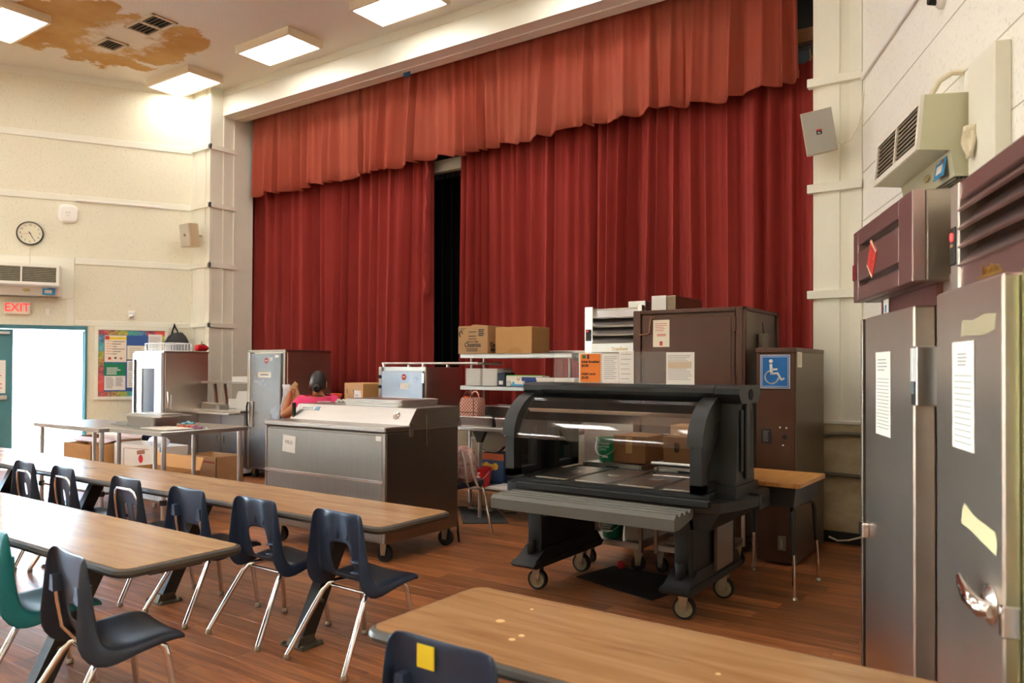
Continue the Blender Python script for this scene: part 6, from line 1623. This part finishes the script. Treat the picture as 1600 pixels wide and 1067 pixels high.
hp = thing('hotel_pan', 'deep steel pan with a lid set askew on the work table', 'pan', (-6.96, 4.02, .821), .06)
MB().prism(rounded(-.20, .20, -.13, .13, .03), 'z', 0, .004).obj('pan_base', steel_dull, hp)
rows = []
for k_, zz in ((.9, 0), (1, .095)):
    pts = rounded(-.22 * k_, .22 * k_, -.14 * k_, .14 * k_, .03); rows.append([(p[0], p[1], zz) for p in pts] + [(pts[0][0], pts[0][1], zz)])
MB().grid(rows).obj('pan_wall', steel_dull, hp); MB().prism(rounded(-.25, .36, -.17, .17, .02), 'z', .0965, .108).prism(rounded(-.20, .30, -.12, .12, .02), 'z', .108, .122).obj('lid', steel, hp)
sp_ = thing('steel_tray', 'flat steel tray lying beside the deep pan', 'tray', (-7.36, 4.0, .82), .05); MB().prism(rounded(-.14, .14, -.1, .1, .02), 'z', 0, .012).prism(rounded(-.11, .11, -.07, .07, .02), 'z', .012, .024).obj('lid', steel_dull, sp_)
for i, (px, c, lab) in enumerate(((266, (220, 110, 60), 'orange snack packet on the work table beside the pan'), (283, (226, 96, 40), 'bright orange snack packet on the work table'), (272, (96, 160, 180), 'pale blue snack packet lying on the orange packets'), (297, (120, 50, 110), 'purple snack packet at the end of the row'))):
    p = at_z(px, 661 if i != 2 else 654, .825)
    rows = [[(.055 * (u - 1) + .004 * RND.random(), .03 * (v - 1), (.026 if u == 1 and v == 1 else (.012 if u == 1 or v == 1 else .003)) + .006 * RND.random()) for u in (0, .5, 1, 1.5, 2)] for v in (0, .5, 1, 1.5, 2)]
    o = MB().grid(rows).obj('snack_packet', M('packet_%d' % i, c, .35, var=.3, vscale=30), smooth=60); so = o.modifiers.new('s', 'SOLIDIFY'); so.thickness = .006
    o.location = (-6.55 + [.02, .14, .07, .24][i], 4.05 + [0, .02, .03, .0][i], .829 + (.03 if i == 2 else 0)); o.rotation_euler = (0, 0, .3 * i); tag(o, lab, 'snack packet')
cb2 = MB().box(-.20, .22, -.13, .13, 0, .014, .003).obj('cutting_board', white_card); cb2.location = (-6.50, 3.88, .821); tag(cb2, 'white cutting board at the edge of the work table', 'cutting board')
kn = MB().prism([(0, 0), (.16, .004), (.17, .02), (0, .016)], 'z', 0, .004).obj('knife', steel_bright); kn.location = (-6.42, 4.22, .822); kn.rotation_euler = (0, 0, -.5); tag(kn, 'long knife lying beyond the cutting board', 'knife')
# cartons on the floor behind
def open_box(name, label, x0, x1, y0, y1, z0, h, m, inner, flaps=True, rz=0):
    t = thing(name, label, 'box', ((x0 + x1) / 2, (y0 + y1) / 2, z0), rz); w, d = (x1 - x0) / 2, (y1 - y0) / 2
    MB().box(-w, w, -d, -d + .006, 0, h).box(-w, w, d - .006, d, 0, h).box(-w, -w + .006, -d, d, 0, h).box(w - .006, w, -d, d, 0, h).box(-w, w, -d, d, 0, .006).obj('carton', m, t)
    if flaps:
        MB().prism([(-d, h), (-d - .14, h - .03), (-d - .14, h - .036), (-d, h - .006)], 'x', -w, w).obj('flap', inner, t)
        MB().prism([(d, h), (d + .05, h + .13), (d + .056, h + .13), (d + .006, h)], 'x', -w, w).obj('flap', inner, t)
    return t, w, d
Yb = 5.0
def bx(px): return at_y(px, 715, Yb).x
t, w, d = open_box('fruit_box', 'white printed box with a red apple, crumpled plastic inside', bx(178), bx(250), Yb, Yb + .36, 0, .44, white_card, card, flaps=False)
lbx = MB().box(-.085, .085, -.001, 0, -.022, .022).obj('rust_label', M('label_rust', (140, 48, 40), .7), t); lbx.location = (.10, -d, .36); lbx.rotation_euler = (0, -.12, 0)
mb = MB()
for q in range(6): mb.box(-.072 + q * .025, -.056 + q * .025, -.0016, -.001, -.012, .012)
mb.obj('label_print', card_tan, lbx)
MB().tube([(-.28, -d - .001, .39), (.26, -d - .001, .40)], .003, 5).tube([(-.28, -d - .001, .39), (-.285, -d - .001, .1)], .003, 5).obj('red_line', MATS['label_rust'], t)
MB().lathe([(.05, 0), (.05, -.001)], axis='y', seg=16, cx=.10, cy=-d, cz=.28).obj('red_apple', red_pl, t)
rr = random.Random(3); rows = []
for q in range(6): rows.append([(.14 * math.cos(B) * math.sin(PI * (.1 + .16 * q)) + rr.uniform(-.02, .02), .12 * math.sin(B) * math.sin(PI * (.1 + .16 * q)) + rr.uniform(-.02, .02), .03 * q + rr.uniform(-.01, .01)) for B in [k * 2 * PI / 12 for k in range(12)]]); rows[-1].append(rows[-1][0])
o = MB().grid(rows).obj('plastic_bag', M('white_film', (222, 224, 230), .4, bump=.3, bscale=20), smooth=20); o.location = ((bx(226)), Yb + .18, .40); tag(o, 'crumpled white plastic bag stuffed in the apple box', 'bag')
open_box('cardboard_box', 'long low brown open carton left of the apple box', bx(108), bx(172), Yb + .08, Yb + .40, 0, .46, card_dark, card_dark)
open_box('cardboard_box', 'orange-brown carton between the open carton and the apple box', bx(131), bx(174), Yb - .25, Yb + .05, 0, .42, card, card, flaps=False)
t, w, d = open_box('cardboard_box', 'open cardboard box with lifted lid flaps near the serving counter', bx(277), bx(325), Yb + .1, Yb + .45, 0, .38, card_tan, card_dark, flaps=False)
MB().box(-w + .03, w - .03, -d - .001, -d, .31, .33).obj('red_print', MATS['label_rust'], t)
open_box('cardboard_box', 'low tan carton with a wide flap in front of the open box', bx(257), bx(330), Yb - .46, Yb - .14, 0, .27, card, M('flap_orange', (214, 156, 84), .8))
# ---------------------------------------------------------------- the seated person, seen from behind
PX, PY, PANG = at_y(499, 600, 5.25).x - .02, 5.25, 46
def skin_mesh(name, verts, edges, radii, m, parent, root=0, levels=2):
    me = bpy.data.meshes.new(name); me.from_pydata(verts, edges, [])
    o = bpy.data.objects.new(name, me); C.objects.link(o)
    sm = o.modifiers.new('skin', 'SKIN'); sm.use_smooth_shade = True
    if not me.skin_vertices: me.attributes  # layer comes with the modifier below
    lay = me.skin_vertices[0] if me.skin_vertices else None
    if lay is None:
        bm = bmesh.new(); bm.from_mesh(me); bm.verts.layers.skin.verify(); bm.to_mesh(me); bm.free(); lay = me.skin_vertices[0]
    for i, r in enumerate(radii):
        r = r if isinstance(r, tuple) else (r, r)
        lay.data[i].radius = r; lay.data[i].use_root = (i == root); lay.data[i].use_loose = False
    ss = o.modifiers.new('sub', 'SUBSURF'); ss.levels = levels; ss.render_levels = levels
    dg = bpy.context.evaluated_depsgraph_get(); me2 = bpy.data.meshes.new_from_object(o.evaluated_get(dg)); me2.name = name
    bpy.data.objects.remove(o)
    me2.materials.clear(); me2.materials.append(m)
    me2.polygons.foreach_set('use_smooth', [True] * len(me2.polygons))
    o2 = bpy.data.objects.new(name, me2); C.objects.link(o2); o2.parent = parent
    return o2
pr = thing('person', 'person in a pink T-shirt with dark hair in a bun, sitting with back turned', 'person', (PX, PY, 0), D(PANG))
# joints (local: x to the picture's right, y away from the camera)
V_ = {'pel': (0, .0, .53), 'wai': (0, .015, .70), 'che': (0, .02, .90), 'nck': (0, .035, 1.08), 'nk2': (0, .05, 1.14), 'hd1': (0, .065, 1.20), 'hd2': (0, .07, 1.27),
      'shL': (-.165, .02, 1.025), 'elL': (-.345, .05, .880), 'wrL': (-.300, .13, 1.065), 'haL': (-.290, .15, 1.12),
      'shR': (.165, .02, 1.025), 'elR': (.25, .08, .80), 'wrR': (.16, .30, .86), 'haR': (.14, .37, .875),
      'hiL': (-.10, .02, .51), 'knL': (-.15, .44, .50), 'anL': (-.15, .40, .09), 'toL': (-.16, .54, .045),
      'hiR': (.10, .02, .51), 'knR': (.15, .44, .50), 'anR': (.15, .40, .09), 'toR': (.16, .54, .045)}
R_ = {'pel': (.17, .13), 'wai': (.155, .11), 'che': (.165, .115), 'nck': (.075, .075), 'nk2': (.052, .055), 'hd1': (.070, .080), 'hd2': (.072, .086),
      'shL': .072, 'elL': .046, 'wrL': .031, 'haL': (.036, .026), 'shR': .072, 'elR': .046, 'wrR': .031, 'haR': (.036, .026),
      'hiL': .10, 'knL': .07, 'anL': .045, 'toL': .04, 'hiR': .10, 'knR': .07, 'anR': .045, 'toR': .04}
names = list(V_)
E_ = [('pel', 'wai'), ('wai', 'che'), ('che', 'nck'), ('nck', 'nk2'), ('nk2', 'hd1'), ('hd1', 'hd2'), ('che', 'shL'), ('shL', 'elL'), ('elL', 'wrL'), ('wrL', 'haL'), ('che', 'shR'), ('shR', 'elR'), ('elR', 'wrR'), ('wrR', 'haR'),
      ('pel', 'hiL'), ('hiL', 'knL'), ('knL', 'anL'), ('anL', 'toL'), ('pel', 'hiR'), ('hiR', 'knR'), ('knR', 'anR'), ('anR', 'toR')]
vs = [V_[n] for n in names]; rs = [R_[n] for n in names]; es = [(names.index(a), names.index(b)) for a, b in E_]
# fingers grown as short chains out of the palms
def finger_chain(root, pts, radii):
    i = names.index(root); base = len(vs)
    for p, r in zip(pts, radii): vs.append(p); rs.append(r)
    es.append((i, base)); es.extend((base + k, base + k + 1) for k in range(len(pts) - 1))
hx, hy, hz = V_['haL']
for k in range(4):   # left hand closed round the bag's neck
    dz = -.012 + k * .002; yy = hy + .018 - k * .012
    finger_chain('haL', [(hx + .018, yy + .01, hz + .028 - k * .016), (hx + .044, yy + .014, hz + .034 - k * .017), (hx + .055, yy - .006, hz + .030 - k * .017), (hx + .045, yy - .020, hz + .026 - k * .016)], [.0095, .0088, .008, .007])
finger_chain('haL', [(hx + .006, hy - .028, hz + .014), (hx + .026, hy - .036, hz + .034), (hx + .040, hy - .030, hz + .046)], [.011, .0095, .008])
hx, hy, hz = V_['haR']
for k in range(4):
    x = hx + .026 - k * .018
    finger_chain('haR', [(x, hy + .035, hz + .002), (x - .004, hy + .062, hz - .010), (x - .006, hy + .074, hz - .030)], [.0095, .0085, .007])
finger_chain('haR', [(hx - .036, hy + .012, hz), (hx - .05, hy + .036, hz - .006)], [.011, .0085])
body = skin_mesh('body', vs, es, rs, skin, pr)
# head shape: face, ears (the face looks away from the camera)
hdm = MB()
rows = []
for q in range(13):
    th = PI * q / 12; rr_ = math.sin(th); z = math.cos(th)
    row = []
    for k in range(21):
        A = 2 * PI * k / 20
        x = .074 * rr_ * math.cos(A); y = .096 * rr_ * math.sin(A)
        if z < 0: x *= 1 + .28 * z; y = y * (1 + .10 * z) + (.012 if math.sin(A) > 0 else .02) * -z * rr_
        row.append((x, .072 + y, 1.222 + .118 * z))
    rows.append(row)
hdm.grid(rows)
head = hdm.obj('head', skin, pr, smooth=180)
MB().prism([(.158, 1.225), (.188, 1.190), (.182, 1.182), (.160, 1.184)], 'x', -.013, .013).obj('nose', skin, head, smooth=60)
for s in (-1, 1):
    MB().lathe([(.002, -.006), (.011, -.004), (.012, .002), (.002, .006)], axis='y', seg=12, cx=s * .030, cy=.158, cz=1.228).obj('eye', M('eye_white', (232, 228, 222), .3), head)
    ear = [(s * (.070 + .012 * math.sin(PI * v)), .066 + .020 * math.cos(A), 1.205 + .030 * math.sin(A)) for v, A in [(.5, k * 2 * PI / 12) for k in range(12)]]
    MB().add(ear + [(s * .066, .066, 1.205)], [(k, (k + 1) % 12, 12) for k in range(12)]).tube(ear, .006, 6, closed=True).obj('ear', skin, head, smooth=60)
MB().tube([(-.022, .163, 1.158), (0, .168, 1.156), (.022, .163, 1.158)], .005, 6).obj('mouth', M('lips', (150, 84, 74), .5), head)
# hair pulled back into a low bun
rows = []
for q in range(11):
    th = PI * .62 * q / 10
    rows.append([(.081 * math.sin(th) * math.cos(A), .066 + .103 * math.sin(th) * math.sin(A) * (1 if math.sin(A) < 0 else max(.35, 1 - .75 * (q / 10) ** 2.2)), 1.228 + .122 * math.cos(th) - (.028 * math.sin(th) if math.sin(A) < -.3 else 0)) for A in [k * 2 * PI / 28 for k in range(29)]])
hair = MB().grid(rows).obj('hair', hair_m, pr, smooth=180)
bn = MB().lathe([(.001, -.030), (.022, -.026), (.034, -.010), (.036, .006), (.028, .022), (.010, .030), (.001, .031)], axis='y', seg=18, capbot=False, captop=False).tube([(.022 * math.cos(A) * (1 - A / 30), -.024 - A * .0006, .022 * math.sin(A) * (1 - A / 30)) for A in [k * .5 for k in range(22)]], .011, 8).obj('bun', hair_m, hair, smooth=180)
bn.location = (-.012, -.052, 1.172); bn.scale = (1.15, 1.1, 1.15)
# T-shirt: a second, slightly larger skin over torso and upper arms
tn = ['pel', 'wai', 'che', 'nck', 'shL', 'slL', 'shR', 'slR']
tv = [V_['pel'], V_['wai'], (0, .02, .90), (0, .03, 1.055), (-.17, .02, 1.03), (-.265, .035, .945), (.17, .02, 1.03), (.225, .055, .90)]
tr_ = [(.185, .145), (.172, .125), (.185, .130), (.085, .085), .086, .068, .086, .068]
te = [(0, 1), (1, 2), (2, 3), (2, 4), (4, 5), (2, 6), (6, 7)]
shirt = skin_mesh('t_shirt', tv, te, tr_, pink, pr)
mb = MB()
for q, (x0_, x1_) in enumerate(((.0, .13), (-.02, .15), (.01, .11))): mb.box(x0_, x1_, -.118, -.112, 1.035 - q * .022, 1.045 - q * .022)
mb.obj('shirt_print', paper, pr)
skin_mesh('trousers', [V_['pel'], V_['hiL'], V_['knL'], (-.15, .40, .12), V_['hiR'], V_['knR'], (.15, .40, .12)], [(0, 1), (1, 2), (2, 3), (0, 4), (4, 5), (5, 6)], [(.18, .14), .112, .08, .062, .112, .08, .062], denim, pr)
for s in (-1, 1): MB().prism(rounded(s * .155 - .045, s * .155 + .045, .33, .60, .04), 'z', 0, .075).obj('shoe', rubber, pr)
so_ = thing('stool', 'dark round stool under the person in pink', 'stool', (PX, PY, 0))
MB().lathe([(.16, .385), (.175, .39), (.175, .415), (.16, .42)], seg=24).obj('seat', navy2, so_)
for k in range(4):
    A = PI / 4 + k * PI / 2; MB().tube([(.11 * math.cos(A), .11 * math.sin(A), .39), (.17 * math.cos(A), .17 * math.sin(A), 0)], .011, 8).obj('leg', chrome, so_)
# paper bag in the raised hand
bgx = V_['haL']
pbg = thing('paper_bag', 'brown and white paper bag held up by the person in pink', 'bag', (0, 0, 0), D(PANG))
pbg.location = pr.matrix_basis @ Vector((bgx[0] + .03, bgx[1] + .03, bgx[2])) if False else Vector((PX + bgx[0] * math.cos(D(PANG)) - bgx[1] * math.sin(D(PANG)) + .01, PY + bgx[0] * math.sin(D(PANG)) + bgx[1] * math.cos(D(PANG)) + .045, bgx[2]))
rb = random.Random(2)
rows = []
for zz, wx, wy in ((-.30, .105, .05), (-.22, .11, .055), (-.12, .095, .045), (-.03, .055, .028), (.03, .032, .018), (.07, .045, .022), (.10, .012, .004)):
    rows.append([(wx * math.copysign(abs(math.cos(B)) ** .6, math.cos(B)) + rb.uniform(-.006, .006) + (.03 if zz < -.1 else 0), wy * math.sin(B) + rb.uniform(-.006, .006), zz + .02 * math.cos(B)) for B in [k * 2 * PI / 16 for k in range(16)]])
    rows[-1].append(rows[-1][0])
MB().grid(rows).obj('bag_paper', M('kraft', (196, 154, 110), .8, var=.06, vscale=14, bump=.3, bscale=16), pbg, smooth=50)
rows = []
for q in range(8): rows.append([(-.075 + .012 * math.sin(q) + u * .045, -.02 + .03 * u + .006 * math.sin(q * 2 + u * 3), .085 - q * .052) for u in (-.8, -.3, .3, .8)])
o = MB().grid(rows).obj('white_side', M('white_film', (222, 224, 230), .4, bump=.3, bscale=20), pbg, smooth=60); so2 = o.modifiers.new('s', 'SOLIDIFY'); so2.thickness = .006
